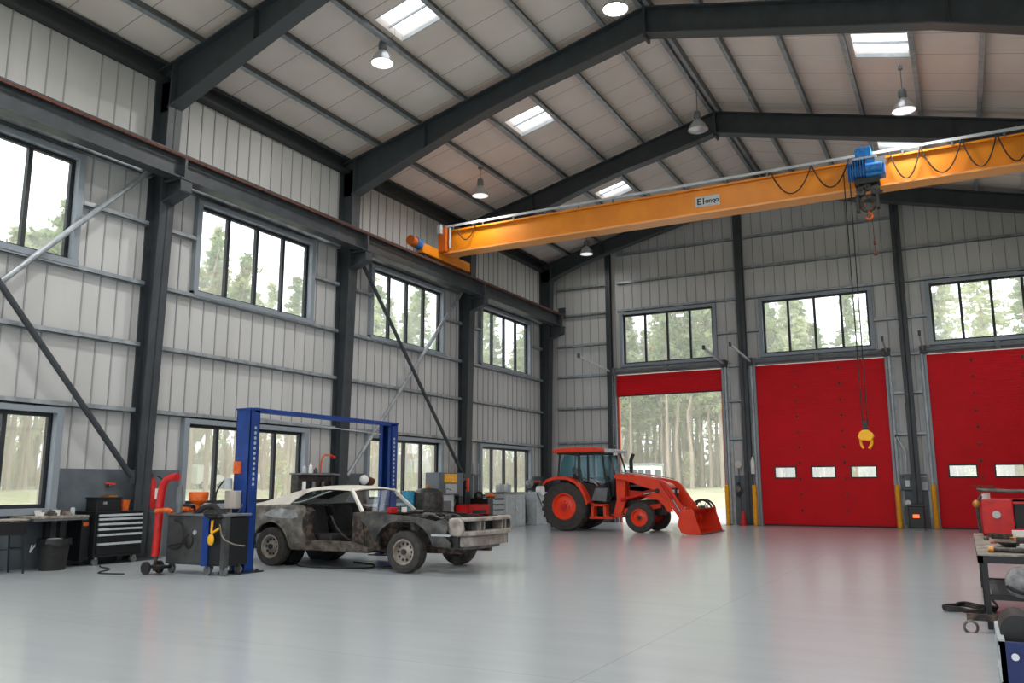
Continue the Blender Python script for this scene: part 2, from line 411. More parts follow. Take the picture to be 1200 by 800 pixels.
# ------------------------------------------------------------------ door wall
def sectional_door(i, x0, x1, bottom, wins):
    lab = ['raised to leave the opening clear', 'closed behind the hanging hook', 'closed behind the work bench'][i]
    root = MB()                                             # gliding tracks and head shaft box
    for x in (x0 - .1, x1 + .02):
        root.box(x, x + .08, -.16, -.065, 0, 5.75)
    root.box(x0 - .22, x1 + .22, -.05, 0, 5.6, 5.86)
    r = struct(root.build('door_%d' % (i + 1), 'trim'))
    for sgn, x in ((-1, x0 - .16), (1, x1 + .16)):
        tr = MB(); tr.cyl((x, -.14, .02), (x, -.14, 5.7), .045, n=10)
        for k in range(7): tr.cyl((x, -.14, .5 + k * .78), (x, -.14, .56 + k * .78), .06, n=10)
        tr.box(x - .05 + sgn * .09, x + .05 + sgn * .09, -.06, 0, 0, 5.75)
        tr.build('guide_rail', 'lgrey', r, smooth=True)
    sh = MB(); sh.cyl((x0 - .2, -.22, 5.72), (x1 + .2, -.22, 5.72), .075, n=14).cyl((x0 - .1, -.22, 5.72), (x0 + .02, -.22, 5.72), .14).cyl((x1 - .02, -.22, 5.72), (x1 + .1, -.22, 5.72), .14)
    xm = (x0 + x1) / 2; sh.box(xm - .07, xm + .07, -.32, -.05, 5.62, 5.86)
    sh.build('spring_shaft', 'grey', r, smooth=True)
    # sections
    z = bottom; top = 5.56; k = 0
    wz = (1.64, 1.97)
    while z < top - .05:
        z2 = min(z + (.532 if k else .48), top)
        p = MB(); cuts = []
        if wins and z < wz[0] and z2 > wz[1]:
            xs = [x0 - .06]
            for a, b in wins: xs += [a, b]
            xs.append(x1 + .06); p.box(x0 - .06, x1 + .06, -.06, -.005, z, wz[0]); p.box(x0 - .06, x1 + .06, -.06, -.005, wz[1], z2)
            for q in range(0, len(xs), 2):
                b = xs[q + 1]
                if b > xs[q]: p.box(xs[q], b, -.06, -.02, wz[0], wz[1])
        else: p.box(x0 - .06, x1 + .06, -.06, -.005, z, z2)
        zz = z + .03
        while zz < z2 - .04:                                  # pressed ribs
            if not (wins and wz[0] - .03 < zz < wz[1] + .03): p.box(x0 + .0, x1 - .0, -.075, -.06, zz, zz + .06)
            zz += .085
        pn = p.build('door_panel', 'red_door', r)
        for xx in ((x0 + (x1 - x0) * .31), (x0 + (x1 - x0) * .655)):
            if bottom < 1 and k: MB().box(xx - .03, xx + .03, -.085, -.055, z - .045, z + .045).build('hinge', 'rusty', pn)
        z = z2; k += 1
    for a, b in wins:
        f = MB(); c = .045
        f.box(a - c, b + c, -.085, -.05, wz[0] - c, wz[0]).box(a - c, b + c, -.085, -.05, wz[1], wz[1] + c).box(a - c, a, -.085, -.05, wz[0], wz[1]).box(b, b + c, -.085, -.05, wz[0], wz[1])
        fr = f.build('vision_frame', 'black', r)
        MB().box(a, b, -.05, -.04, wz[0], wz[1]).build('pane', 'glass', fr)
    MB().box(x0, x1, -.07, -.01, bottom - .04, bottom + .004).build('bottom_seal', 'black_rubber', r)
    return r
sectional_door(0, *BD[0], 4.78, [])
sectional_door(1, *BD[1], .04, [(8.68, 9.34), (9.9, 10.62), (11.15, 11.9)])
sectional_door(2, *BD[2], .04, [(14.06, 14.8), (15.34, 16.08), (16.62, 17.36)])
# orange weather strip on the open door's jamb
MB().box(2.9, 2.95, -.03, .1, 0, 4.78).build('jamb_strip', mat('jamb_orange', (214, 66, 30), .5), bpy.data.objects['door_1'])
MB().box(6.9, 6.95, -.03, .1, 0, 4.78).build('jamb_strip', mat('jamb_pink', (206, 120, 110), .5), bpy.data.objects['door_1'])

# overhead track arms reaching into the hall
AL = ['galvanised track arm over the tractor, reaching in from the open doorway', 'galvanised track arm beside the open doorway, on the side of the hall ridge', 'galvanised track arm at the closed red door, next to the open doorway',
      'galvanised track arm at the closed red door, on the side of the electric boxes', 'galvanised track arm at the red door behind the work bench']
for lab, (x, L) in zip(AL, ((2.72, 3.1), (7.1, 2.7), (8.06, 3.0), (12.52, 1.7), (13.6, 2.2))):
    t = thing('track_arm', lab, 'door track', (x, -.2, 5.7), 'track arms above the doors')
    MB().bar((x, -.3, 5.72), (x, -.2 - L, 5.9), .05, .07).build('arm', 'lgrey', t)
    MB().box(x - .09, x + .09, -.38, -.02, 5.6, 5.84).build('mounting_bracket', 'steel', t)
    MB().box(x - .04, x + .04, -.26 - L, -.16 - L, 5.85, 6.0).build('end_stop', 'steel', t)

# ------------------------------------------------------------------ steel frame
def col_h(mb, x_in, x_out_b, x_out_t, y, z0, z1, fw=.34, t=.03, face=1):
    """tapered I column; x_in wall side, x_out hall side"""
    a = x_in; b0, b1 = x_out_b, x_out_t
    mb.prism([(a, z0), (b0, z0), (b1, z1), (a, z1)], 'y', y - .012, y + .012)
    mb.prism([(a, z0), (a + face * t, z0), (a + face * t, z1), (a, z1)], 'y', y - fw / 2, y + fw / 2)
    mb.prism([(b0 - face * t, z0), (b0, z0), (b1, z1), (b1 - face * t, z1)], 'y', y - fw / 2, y + fw / 2)
    return mb
CL = {1: 'dark grey tapered steel column behind the black rolling tool chest', 2: 'dark grey tapered steel column rising behind the roof of the stripped car',
      3: 'dark grey tapered steel column beside the machine with the yellow sign', 4: 'dark grey tapered steel column in the corner behind the tractor'}
RL = {1: 'dark steel roof rafter springing from the column behind the rolling tool chest', 2: 'dark steel roof rafter springing from the column behind the stripped car',
      3: 'dark steel roof rafter passing directly behind the bridge crane end', 4: 'dark steel roof rafter against the door wall gable'}
for i in range(1, 5):
    y = FY[i + 1]
    t = thing('steel_column', CL[i], 'column', (.2, y, 0), 'columns along the window wall')
    col_h(MB(), .0, .27, .5, y, 0, 9.95).build('shaft', 'steel', t)
    MB().box(-.0, .5, y - .22, y + .22, 0, .03).build('base_plate', 'steel', t)
    # bracket for the crane runway
    mb = MB(); mb.prism([(.42, 7.12), (.95, 7.3), (.95, 7.55), (.44, 7.55)], 'y', y - .015, y + .015)
    mb.box(.44, .98, y - .14, y + .14, 7.53, 7.57); mb.prism([(.4, 7.1), (.95, 7.28), (.95, 7.31), (.4, 7.13)], 'y', y - .14, y + .14)
    mb.box(.93, .96, y - .14, y + .14, 7.3, 7.55)
    mb.build('runway_bracket', 'steel', t)
    if i < 4:
        c = MB(); col_h(c, 18.2, 17.84, 17.7, y, 0, 9.8, face=-1); tag(c.build('steel_column', 'steel', loc=(18, y, 0)), 'dark steel column of the wall opposite the windows, ' + ('nearest', 'second', 'third')[i - 1] + ' to the viewer', 'column', 'columns of the far side')
    # rafter
    if i < 4: bot = [(.4, 9.2), (2.0, 9.78), (2.9, 10.1), (3.7, 10.38), (4.5, 10.64), (5.85, 11.0), (7.6, 11.36), (8.8, 11.64), (11.54, 10.98), (13.2, 10.58), (14.6, 10.26), (16.0, 9.78), (17.2, 9.37), (17.8, 9.15)]
    else: bot = [(.4, 9.45), (.9, 9.68), (1.8, 10.0), (3.1, 10.36), (5, 10.82), (6.7, 11.22), (8.8, 11.7), (10.5, 11.3), (13.0, 10.7), (15, 10.2), (16.8, 9.75), (17.8, 9.45)]
    top = [(x, roof_z(x) - .2) for x in (0, RX, 18.1)]
    yy = y
    t = thing('roof_rafter', RL[i], 'rafter', (RX, yy, 11.9), 'rafters across the hall')
    mb = MB()
    allx = sorted({0.0, 18.1} | {p[0] for p in bot})
    def bz(x):
        if x <= bot[0][0]: return bot[0][1]
        for (a, za), (b, zb) in zip(bot, bot[1:]):
            if a <= x <= b: return za + (zb - za) * (x - a) / (b - a)
        return bot[-1][1]
    for a, b in zip(allx, allx[1:]):
        ta, tb = roof_z(a) - .21, roof_z(b) - .21
        mb.prism([(a, bz(a)), (b, bz(b)), (b, tb), (a, ta)], 'y', yy - .012, yy + .012)
        mb.prism([(a, ta - .03), (b, tb - .03), (b, tb), (a, ta)], 'y', yy - .16, yy + .16)
    mb.build('web', 'steel', t)
    mb = MB()
    for a, b in zip(allx[1:], allx[2:]):
        mb.prism([(a, bz(a) - .03), (b, bz(b) - .03), (b, bz(b)), (a, bz(a))], 'y', yy - .16, yy + .16)
    mb.build('bottom_flange', mat('rafter_flange', (74, 80, 82), .5) if i == 1 else bpy.data.materials['rafter_flange'], t)
    for x in (.46, 2.75, 14.9):
        MB().prism([(x, bz(x)), (x + .015, bz(x)), (x + .015, roof_z(x) - .22), (x, roof_z(x) - .22)], 'y', yy - .15, yy + .15).build('stiffener', 'steel', t)
    MB().prism([(RX - .03, bz(RX) - .14), (RX + .03, bz(RX) - .14), (RX + .03, roof_z(RX) - .15), (RX - .03, roof_z(RX) - .15)], 'y', yy - .18, yy + .18).build('ridge_plate', 'steel', t)

# wind columns of the door wall
for x, lab in ((2.87, 'dark wind column between the tractor corner and the open doorway'), (7.8, 'dark wind column between the open doorway and the closed red door'), (13.08, 'dark wind column between the two closed red doors')):
    z1 = roof_z(x) - .03; mb = MB()
    xx0, xx1 = x - .135, x + .135
    if x < 3: xx0, xx1 = 2.6, 2.79
    mb.box(xx0, xx1, -.34, -.31, 0, z1).box(xx0, xx1, -.17, -.145, 0, z1).box((xx0 + xx1) / 2 - .01, (xx0 + xx1) / 2 + .01, -.34, -.145, 0, z1)
    tag(mb.build('wind_column', 'steel', loc=((xx0 + xx1) / 2, -.2, 0)), lab, 'column', 'wind columns of the door wall')

# cross braces
BR = [((.3, -24.85, 7.75), (.3, -19.38, 1.58), 'steel brace running down to the foot of the column by the rolling tool chest'),
      ((.24, -24.85, 2.0), (.24, -19.38, 7.8), 'steel brace rising to the crane runway in front of the frameless corner window'),
      ((.3, -12.86, 7.75), (.3, -7.1, 1.65), 'steel brace running down to the column by the yellow sign'),
      ((.24, -12.86, 1.65), (.24, -7.1, 7.85), 'steel brace rising from behind the blue lift to the crane runway')]
BR[1] = (*BR[1][:2], 'steel brace rising across the big window to the crane runway')
for p, q, lab in BR:
    mb = MB(); mb.bar(p, q, .1, .012).bar((p[0] + .03, p[1], p[2]), (q[0] + .03, q[1], q[2]), .012, .1)
    if p[2] > q[2]: d = (Vector(q) - Vector(p)).normalized()
    t = thing('cross_brace', lab, 'brace', p, 'crossed braces of the window wall')
    mb = MB().tube([p, q], .055, 10); mb.build('rod', 'girt' if p[0] < .27 else 'steel', t, smooth=True)
    for e in (p, q): MB().box(e[0] - .012, e[0] + .012, e[1] - .07, e[1] + .07, e[2] - .12, e[2] + .12).build('gusset_plate', 'steel', t)

# crane runway
t = thing('runway_beam', 'dark steel crane runway beam with rusty rail along the window wall', 'beam', (.75, -19, 7.6))
mb = MB(); mb.box(.6, .9, YF + .2, -.4, 7.57, 7.6).box(.735, .765, YF + .2, -.4, 7.6, 8.08).box(.6, .9, YF + .2, -.4, 8.06, 8.09).build('girder', 'steel', t)
MB().box(.715, .785, YF + .2, -.4, 8.09, 8.15).build('rail', 'dark_metal', t); MB().box(.9, .925, YF + .2, -.42, 8.0, 8.045).build('rusty_strip', 'rust', t)
mb = MB()
for y in FY[2:]: mb.box(.88, .92, y - .03, y + .03, 7.6, 8.06).box(.6, .9, y - .012, y + .012, 7.6, 8.06)
mb.build('joint_plate', 'steel', t)
MB().box(.61, .9, -.42, -.36, 8.05, 8.4).build('end_buffer', 'steel', t)
mb = MB(); mb.box(17.1, 17.4, YF + .2, -.4, 7.57, 7.6).box(17.23, 17.26, YF + .2, -.4, 7.6, 8.08).box(17.1, 17.4, YF + .2, -.4, 8.06, 8.09)
tag(mb.build('runway_beam', 'steel', loc=(17.25, -19, 7.6)), 'dark steel crane runway beam on the side opposite the windows', 'beam')

# ------------------------------------------------------------------ bridge crane
t = thing('bridge_crane', 'yellow overhead travelling bridge crane spanning the hall', 'crane', (9, -9.2, 8.2))
mb = MB(); mb.box(1.0, 17.3, -9.4, -9.02, 8.42, 9.05)
mb.build('bridge_girder', 'crane', t)
MB().box(.95, 17.35, -9.47, -8.95, 9.05, 9.1).build('top_flange', 'crane', t)
MB().box(.95, 17.35, -9.47, -8.95, 8.37, 8.42).build('bottom_flange', mat('flange_pale_orange', (232, 160, 90), .45), t)
MB().box(1.0, 17.2, -9.50, -9.46, 9.18, 9.25).box(1.0, 17.2, -9.1, -9.06, 9.1, 9.2).build('conductor_rail', 'lgrey', t)
for k in range(16): x = 1.3 + k * 1.04; MB().box(x - .02, x + .02, -9.49, -9.45, 9.08, 9.2).build('rail_bracket', 'grey', t)
for x in (.75, 17.25):
    e = MB(); e.box(x - .11, x + .11, -10.45, -7.72, 8.2, 8.5); et = e.build('end_truck', 'crane', t, bevel=.02)
    for y in (-10.2, -8.0): MB().cyl((x - .05, y, 8.27), (x + .05, y, 8.27), .12, n=18).build('rail_wheel', 'dull', et)
mm = MB().cyl((.75, -10.95, 8.46), (.75, -10.5, 8.44), .15, n=18).build('drive_motor', 'crane_o', t, smooth=True)
MB().cyl((.75, -10.72, 8.455), (.75, -10.48, 8.44), .165, n=18).build('motor_fan_cover', 'hoist_blue', mm, smooth=True)
MB().box(.85, 1.12, -9.62, -8.85, 8.4, 9.16).build('end_box', 'crane_o', t, bevel=.01)
MB().box(.88, 1.0, -9.75, -9.62, 8.95, 9.22).build('junction_box', 'lgrey', t)
MB().tube([(1.2, -9.5, 8.5), (1.2, -9.5, 9.15)], .04).build('cable_conduit', 'lgrey', t)
# festoon cables
fx = [(1.43, 2.13, 8.7)]; xs = [10.75, 11.74, 12.6]; fx += [(a, b, 8.52) for a, b in zip(xs, xs[1:])]
xs = [13.5, 14.16, 15.01, 15.71, 16.4, 17.1]; fx += [(a, b, 8.45) for a, b in zip(xs, xs[1:])]
for a, b, zl in fx:
    pts = []
    for k in range(13):
        u = k / 12; pts.append((a + (b - a) * u, -9.52, 9.16 - (9.16 - zl) * (1 - (2 * u - 1) ** 2)))
    MB().tube(pts, .016, 6).build('festoon_cable', 'black_rubber', t, smooth=True)
# name plate
p = MB(); p.box(8.78, 9.42, -9.415, -9.4, 8.58, 8.86); pl = p.build('name_plate', 'lgrey', t)
def text_mesh(body, size, loc, rot, m, parent, name='lettering', ext=.003, bold=0.):
    cu = bpy.data.curves.new(name, 'FONT'); cu.body = body; cu.size = size; cu.extrude = ext; cu.align_x = 'CENTER'; cu.align_y = 'CENTER'; cu.offset = bold
    o = bpy.data.objects.new(name, cu); COL.objects.link(o)
    dg = bpy.context.evaluated_depsgraph_get(); me = bpy.data.meshes.new_from_object(o.evaluated_get(dg)); COL.objects.unlink(o); bpy.data.objects.remove(o)
    q = parent
    while q.parent: q = q.parent
    me.transform(Matrix.Translation(Vector(loc) - q.location) @ rot.to_4x4()); me.materials.clear(); me.materials.append(M[m])
    o = bpy.data.objects.new(name, me); COL.objects.link(o); o.parent = parent; return o
RF = Matrix.Rotation(PI / 2, 3, 'X')          # text facing -y
RXP = Matrix.Rotation(PI / 2, 3, 'Z') @ RF    # text facing +x
text_mesh('E1', .24, (8.94, -9.417, 8.72), RF, 'black', pl, bold=.006)
text_mesh('onqo', .17, (9.22, -9.417, 8.72), RF, 'black', pl, bold=.006)

# hoist on the bridge
t = thing('chain_hoist', 'blue electric hoist with trolley and sheaves hanging on the yellow bridge', 'hoist', (13, -9.6, 8.8))
MB().box(12.78, 13.13, -9.95, -9.55, 8.98, 9.24).build('control_box', 'hoist_blue', t, bevel=.02)
MB().box(12.72, 13.25, -9.98, -9.5, 8.93, 8.98).build('mounting_rail', 'lgrey', t)
b = MB(); b.cyl((12.58, -9.75, 8.7), (12.98, -9.75, 8.7), .2, n=20).build('drum', 'hoist_blue', t, smooth=True)
b = MB()
for k in range(7): b.box(12.6 + k * .055, 12.615 + k * .055, -10.02, -9.6, 8.5, 8.92)
b.build('cooling_fins', 'hoist_blue', t)
MB().box(12.98, 13.4, -9.98, -9.56, 8.5, 8.93).build('gearbox', 'hoist_blue', t, bevel=.04)
g = MB().box(13.2, 13.44, -10.0, -9.975, 8.74, 8.92).build('rating_plate', 'lgrey', t)
MB().cyl((13.0, -10.0, 8.68), (13.35, -10.0, 8.68), .11, n=16).build('brake_housing', 'hoist_blue', t, smooth=True)
b = MB(); b.box(12.72, 13.26, -9.9, -9.55, 8.36, 8.5).bar((12.75, -9.7, 8.4), (13.3, -9.7, 8.15), .06).bar((13.25, -9.7, 8.4), (12.8, -9.7, 8.2), .06).build('trolley_frame', 'black', t)
for x, z, r in ((12.84, 8.22, .11), (13.15, 8.2, .11), (12.98, 8.3, .09)):
    MB().lathe([(.02, -.05), (r, -.05), (r * .8, 0), (r, .05), (.02, .05)], (x, -9.75, z), 'y', 18).build('sheave', 'dark_metal', t, smooth=True)
MB().lathe([(.1, -.05), (.2, -.05), (.165, 0), (.2, .05), (.1, .05), (.1, -.05)], (12.97, -9.75, 7.9), 'y', 24).build('hook_sheave', 'rusty', t, smooth=True)
b = MB(); b.box(12.72, 12.79, -9.85, -9.65, 7.72, 8.12).box(13.15, 13.22, -9.85, -9.65, 7.75, 8.1).box(12.75, 13.2, -9.72, -9.7, 8.08, 8.14).build('hook_block', 'black', t)
b = MB(); b.cyl((12.9, -9.76, 8.1), (12.88, -9.76, 8.66), .012, n=6).cyl((13.06, -9.76, 8.1), (13.08, -9.76, 8.66), .012, n=6).build('hoist_ropes', 'dark_metal', t)
b = MB(); b.curve([(12.98, -9.75, 7.78), (12.98, -9.75, 7.68), (13.06, -9.75, 7.6), (12.98, -9.75, 7.52), (12.9, -9.75, 7.58)], .025, 8).build('hook', 'orange', t, smooth=True)
b = MB(); b.cyl((13.03, -9.72, 7.7), (13.05, -9.72, 6.75), .009, n=6).ball((13.05, -9.72, 6.68), .05, 10).cyl((13.05, -9.72, 6.98), (13.05, -9.72, 6.9), .03, n=8).build('limit_cord', 'rust', t)

t = thing('crane_hook', 'yellow crane hook block hanging on two long ropes before the closed red door', 'hook', (12.55, -9.75, 2.4))
for dx in (-.05, .05): MB().cyl((12.55 + dx * 1.3, -9.75, 8.7), (12.55 + dx, -9.75, 2.72), .013, n=6).build('rope', 'black_rubber', t)
MB().box(12.5, 12.6, -9.8, -9.7, 2.56, 2.8).cyl((12.55, -9.75, 2.45), (12.55, -9.75, 2.6), .03, n=8).build('swivel', 'black', t)
b = MB().prism([(12.38, 2.46), (12.42, 2.56), (12.5, 2.61), (12.6, 2.61), (12.68, 2.55), (12.72, 2.47), (12.67, 2.38), (12.6, 2.36), (12.5, 2.38), (12.43, 2.37)], 'y', -9.83, -9.67)
b.build('hook_housing', 'yellow', t, bevel=.02)
MB().curve([(12.43, -9.75, 2.4), (12.44, -9.75, 2.28), (12.48, -9.75, 2.2)], .025, 8).build('hook_tine', 'yellow', t, smooth=True)
MB().curve([(12.66, -9.75, 2.4), (12.66, -9.75, 2.3), (12.6, -9.75, 2.19)], .03, 8).build('hook_tine', 'yellow', t, smooth=True)

# ------------------------------------------------------------------ high bay lamps
def lamp(x, y, drop, lab, lit, r=.25, pw=1.):
    z = roof_z(x) - .24; t = thing('high_bay_lamp', lab, 'lamp', (x, y, z), 'high bay lamps'); zb = z - drop
    MB().cyl((x, y, z + .1), (x, y, zb + .2), .012, n=6).box(x - .05, x + .05, y - .05, y + .05, z - .02, z + .05).build('hanger', 'grey', t)
    MB().lathe([(.001, .24), (.06, .23), (.09, .17), (.095, .04), (.07, 0), (.001, 0)], (x, y, zb), 'z', 16).build('ballast', 'grey', t, smooth=True)
    MB().lathe([(.06, .01), (.1, -.03), (.19, -.14), (r - .01, -.26), (r, -.31), (r - .012, -.31), (r - .03, -.25), (.17, -.14), (.06, -.02)], (x, y, zb), 'z', 28).build('shade', 'lampw', t, smooth=True)
    MB().lathe([(.001, -.325), (r * .55, -.32), (r - .02, -.295), (r - .02, -.285), (.001, -.28)], (x, y, zb), 'z', 28).build('lens', 'glow' if lit > 0 else ('dim' if lit > -1 else 'lampw'), t, smooth=True)
    if lit < 0: return t
    ld = bpy.data.lights.new('lamp_light', 'AREA'); ld.shape = 'DISK'; ld.size = r * 1.6; ld.energy = LAMP_W * (1. if lit else .8) * pw; ld.color = (1, .985, .965); ld.spread = math.radians(170)
    lo = bpy.data.objects.new('lamp_light', ld); COL.objects.link(lo); lo.location = (0, 0, zb - .34 - z); lo.parent = t
    return t
lamp(3.84, -16.5, .12, 'lit bell shaped high bay lamp close under the skylight nearest the window wall columns', 1)
lamp(RX, -15.1, .75, 'lit bell shaped high bay lamp hanging under the roof ridge before the rafter', 1, .27)
lamp(2.5, -9.9, .55, 'bell shaped high bay lamp hanging above the crane end truck', 0, .25, .45)
lamp(RX, -8.9, 1.0, 'dark high bay lamp hanging at the ridge in front of the rafter above the crane', -1, .27)
lamp(13.9, -9.95, .75, 'bell shaped high bay lamp hanging above the blue hoist', 0, .27, .6)
lamp(2.5, -1.9, .35, 'small distant high bay lamp seen under the yellow crane bridge', 0, .25, .2)
for x, y, lab in ((13.9, -16.5, 'high bay lamp above the work bench'), (3.9, -22.7, 'high bay lamp above the navy of the tool chest bay, window side'), (RX, -22.7, 'high bay lamp at the ridge above the open floor'), (13.9, -22.7, 'high bay lamp above the navy parts cart'),
                  (3.9, -29, 'high bay lamp behind the viewer on the window side'), (RX, -31.5, 'high bay lamp behind the viewer under the ridge'), (13.9, -34, 'high bay lamp behind the viewer on the side of the parts cart')):
    lamp(x, y, .6, lab.replace('navy of the ', ''), 1)

# ================================================================== OUTDOORS
def ground_z(x, y):
    dy = y - 19; dx = -x - 12; d = max(dy, dx, 0)
    return -.03 + min(1.15, 1.15 * (d / 27) ** 1.3) + (.12 * math.sin(x * .31 + y * .17) * min(1, d / 12))
mb = MB(); N = 46; X0, X1, Y0, Y1 = -70, 90, -70, 90
def gx(i): return X0 + (X1 - X0) * i / N
def gy(j): return Y0 + (Y1 - Y0) * j / N
vs = [(gx(i), gy(j), ground_z(gx(i), gy(j)) - .02) for j in range(N + 1) for i in range(N + 1)]
fs = [(j * (N + 1) + i, j * (N + 1) + i + 1, (j + 1) * (N + 1) + i + 1, (j + 1) * (N + 1) + i) for j in range(N) for i in range(N)
      if not (-0.2 < (gx(i) + gx(i + 1)) / 2 < XR + .2 and YF < (gy(j) + gy(j + 1)) / 2 < 0)]
struct(MB().add(vs, fs).build('grass_ground', 'grass', smooth=True))
struct(MB().box(-9, 30, .15, 19.5, -.12, -.012).build('concrete_apron', 'conc'))
struct(MB().box(-11, -.16, -45, .15, -.12, -.012).build('concrete_apron', 'conc'))

def make_pine(h, seed, nm):
    rnd = random.Random(seed); root = thing('pine_tree', 'tall bare trunked pine of the dense forest beyond the hall', 'tree', (0, 0, 0), 'forest pines')
    pts = [(rnd.uniform(-.12, .12) * k, rnd.uniform(-.12, .12) * k, h * k / 5) for k in range(6)]
    mb = MB().tubev(pts, [.17 - .026 * k for k in range(6)], 8)
    for k in range(9):                       # dead branch stubs
        z = h * rnd.uniform(.25, .6); a = rnd.uniform(0, 6.28); L = rnd.uniform(.5, 1.2)
        mb.tubev([(0, 0, z), (math.cos(a) * L, math.sin(a) * L, z + .15)], [.03, .012], 5)
    mb.build('trunk', 'trunk', root, smooth=True)
    fo = MB(); base = h * (.5 if seed % 2 else .56)
    nb = 62
    for b in range(nb):
        f = (b + rnd.random()) / nb; z = base + (h * 1.04 - base) * f; a = rnd.uniform(0, 6.28)
        L = (1.9 * (1 - f) ** .8 + .25) * rnd.uniform(.7, 1.15) * (.75 if f < .12 else 1)
        for q in range(11):
            u = (q + 1) / 11; c = Vector((math.cos(a) * L * u, math.sin(a) * L * u, z - .25 * u * u * L + rnd.uniform(-.1, .1)))
            for _ in range(2):
                s = rnd.uniform(.12, .26); d1 = Vector((rnd.uniform(-1, 1), rnd.uniform(-1, 1), rnd.uniform(-.6, .6))).normalized() * s
                d2 = Vector((rnd.uniform(-1, 1), rnd.uniform(-1, 1), rnd.uniform(-.6, .9))).normalized() * s
                cc = c + Vector((rnd.uniform(-.22, .22), rnd.uniform(-.22, .22), rnd.uniform(-.15, .15)))
                fo.add([cc - d1, cc + d2, cc + d1, cc - d2], [(0, 1, 2, 3)])
    o = fo.build('foliage', nm, root)
    return root
protos = [make_pine(16, 1, 'needle'), make_pine(18, 2, 'needle2'), make_pine(14, 3, 'needle'), make_pine(12, 5, 'needle2')]
spots = []
rnd = random.Random(21)
for k in range(75):
    x = -58 + 116 * ((k * .618034) % 1) + rnd.uniform(-.8, .8); y = 44 + 26 * rnd.random() ** 1.2; spots.append((x, y))
for k in range(100):
    x = -27 + 28 * ((k * .618034) % 1) + rnd.uniform(-.4, .4); y = 46 + 22 * rnd.random(); spots.append((x, y))
for k in range(120):
    y = -45 + 92 * ((k * .618034) % 1); x = -27 - 26 * rnd.random() ** 1.2; spots.append((x, y))
for k, (x, y) in enumerate(spots):
    o = protos[k] if k < 4 else copy_tree(protos[k % 4])
    o.location = (x, y, ground_z(x, y) - .08); o.rotation_euler = (0, 0, rnd.uniform(0, 6.28)); s = rnd.uniform(.95, 1.28); o.scale = (s, s, s)

# young undergrowth at the forest edge
def make_bush(seed):
    rnd = random.Random(seed); root = thing('sapling', 'light green leafy sapling at the edge of the pine forest', 'shrub', (0, 0, 0), 'forest edge saplings')
    mb = MB()
    for k in range(5):
        a = k * 1.3; mb.tubev([(0, 0, 0), (math.cos(a) * .3, math.sin(a) * .3, 1.4), (math.cos(a) * .7, math.sin(a) * .7, 3.4 + .4 * rnd.random())], [.04, .025, .008], 5)
    mb.build('stems', 'trunk', root)
    fo = MB()
    for k in range(330):
        a = rnd.uniform(0, 6.28); z = rnd.uniform(.6, 4.6); r = (1.25 - abs(z - 2.6) * .33) * rnd.random() ** .5
        c = Vector((math.cos(a) * r, math.sin(a) * r, z)); s = rnd.uniform(.07, .16)
        d1 = Vector((rnd.uniform(-1, 1), rnd.uniform(-1, 1), rnd.uniform(-1, 1))).normalized() * s; d2 = d1.orthogonal().normalized() * s
        fo.add([c - d1, c + d2, c + d1, c - d2], [(0, 1, 2, 3)])
    fo.build('foliage', 'needle2', root); return root
pb = [make_bush(4), make_bush(9)]
for k in range(36):
    if k < 20: x = -50 + 100 * ((k * .618) % 1); y = 43 + 14 * rnd.random()
    else: y = -40 + 78 * ((k * .618) % 1); x = -25 - 12 * rnd.random()
    o = pb[k] if k < 2 else copy_tree(pb[k % 2]); o.location = (x, y, ground_z(x, y) - .05); o.rotation_euler = (0, 0, rnd.uniform(0, 6)); s = rnd.uniform(.4, .8); o.scale = (s, s, s)

M['thicket'] = leaf('haze_toned_thicket', (206, 196, 180), (184, 170, 154))  # beige tone also stands for the pinkish haze between the trunks
rnd = random.Random(77); low = MB(); high = MB(); stems = MB()
for k in range(46000):
    if k < 27000: x = rnd.uniform(-62, 48); y = rnd.uniform(60, 80)
    else: x = rnd.uniform(-62, -44); y = rnd.uniform(-45, 62)
    z = 13.5 * rnd.random() ** 1.1
    c = Vector((x, y, z + 1)); s_ = rnd.uniform(.12, .42)
    d1 = Vector((rnd.uniform(-1, 1), rnd.uniform(-1, 1), rnd.uniform(-1, 1))).normalized() * s_; d2 = Vector((rnd.uniform(-1, 1), rnd.uniform(-1, 1), rnd.uniform(-1, 1))).normalized() * s_
    if z < 3.6 + rnd.uniform(-2, 2): d1 = Vector((0, 0, s_ * 3)); d2 = Vector((rnd.uniform(-.3, .3), rnd.uniform(-.3, .3), 0)); low.add([c - d1, c + d2, c + d1, c - d2], [(0, 1, 2, 3)])
    else: high.add([c - d1, c + d2, c + d1, c - d2], [(0, 1, 2, 3)])
o = tag(high.build('forest_canopy', 'needle2', loc=(0, 70, 0)), 'pale green foliage filling the depth of the forest above the thicket', 'foliage'); o['kind'] = 'stuff'
o = tag(low.build('forest_thicket', 'thicket', loc=(0, 70, 0)), 'pale brown haze toned thicket between the trunks at the foot of the forest', 'undergrowth'); o['kind'] = 'stuff'

# white site cabin behind the tractor, seen through the open doorway
t = thing('site_cabin', 'white site cabin with a row of windows outside the open doorway', 'cabin', (-5, 25, .3))
MB().box(-6.6, -3.9, 24, 26.2, .45, 2.72).build('shell', 'white', t, bevel=.04)
MB().box(-6.7, -3.8, 23.9, 26.3, 2.72, 2.82).build('roof', 'lgrey', t)
for k in range(5): MB().box(-6.4 + k * .5, -6.02 + k * .5, 23.97, 24.02, 1.5, 2.4).build('window', 'grey', t)
for x in (-6.2, -4.3): MB().box(x - .15, x + .15, 24.1, 26.1, -.1, .45).build('skid', 'black', t)
MB().box(-3.92, -3.88, 24.4, 25.8, 1.4, 2.4).build('window', 'grey', t)

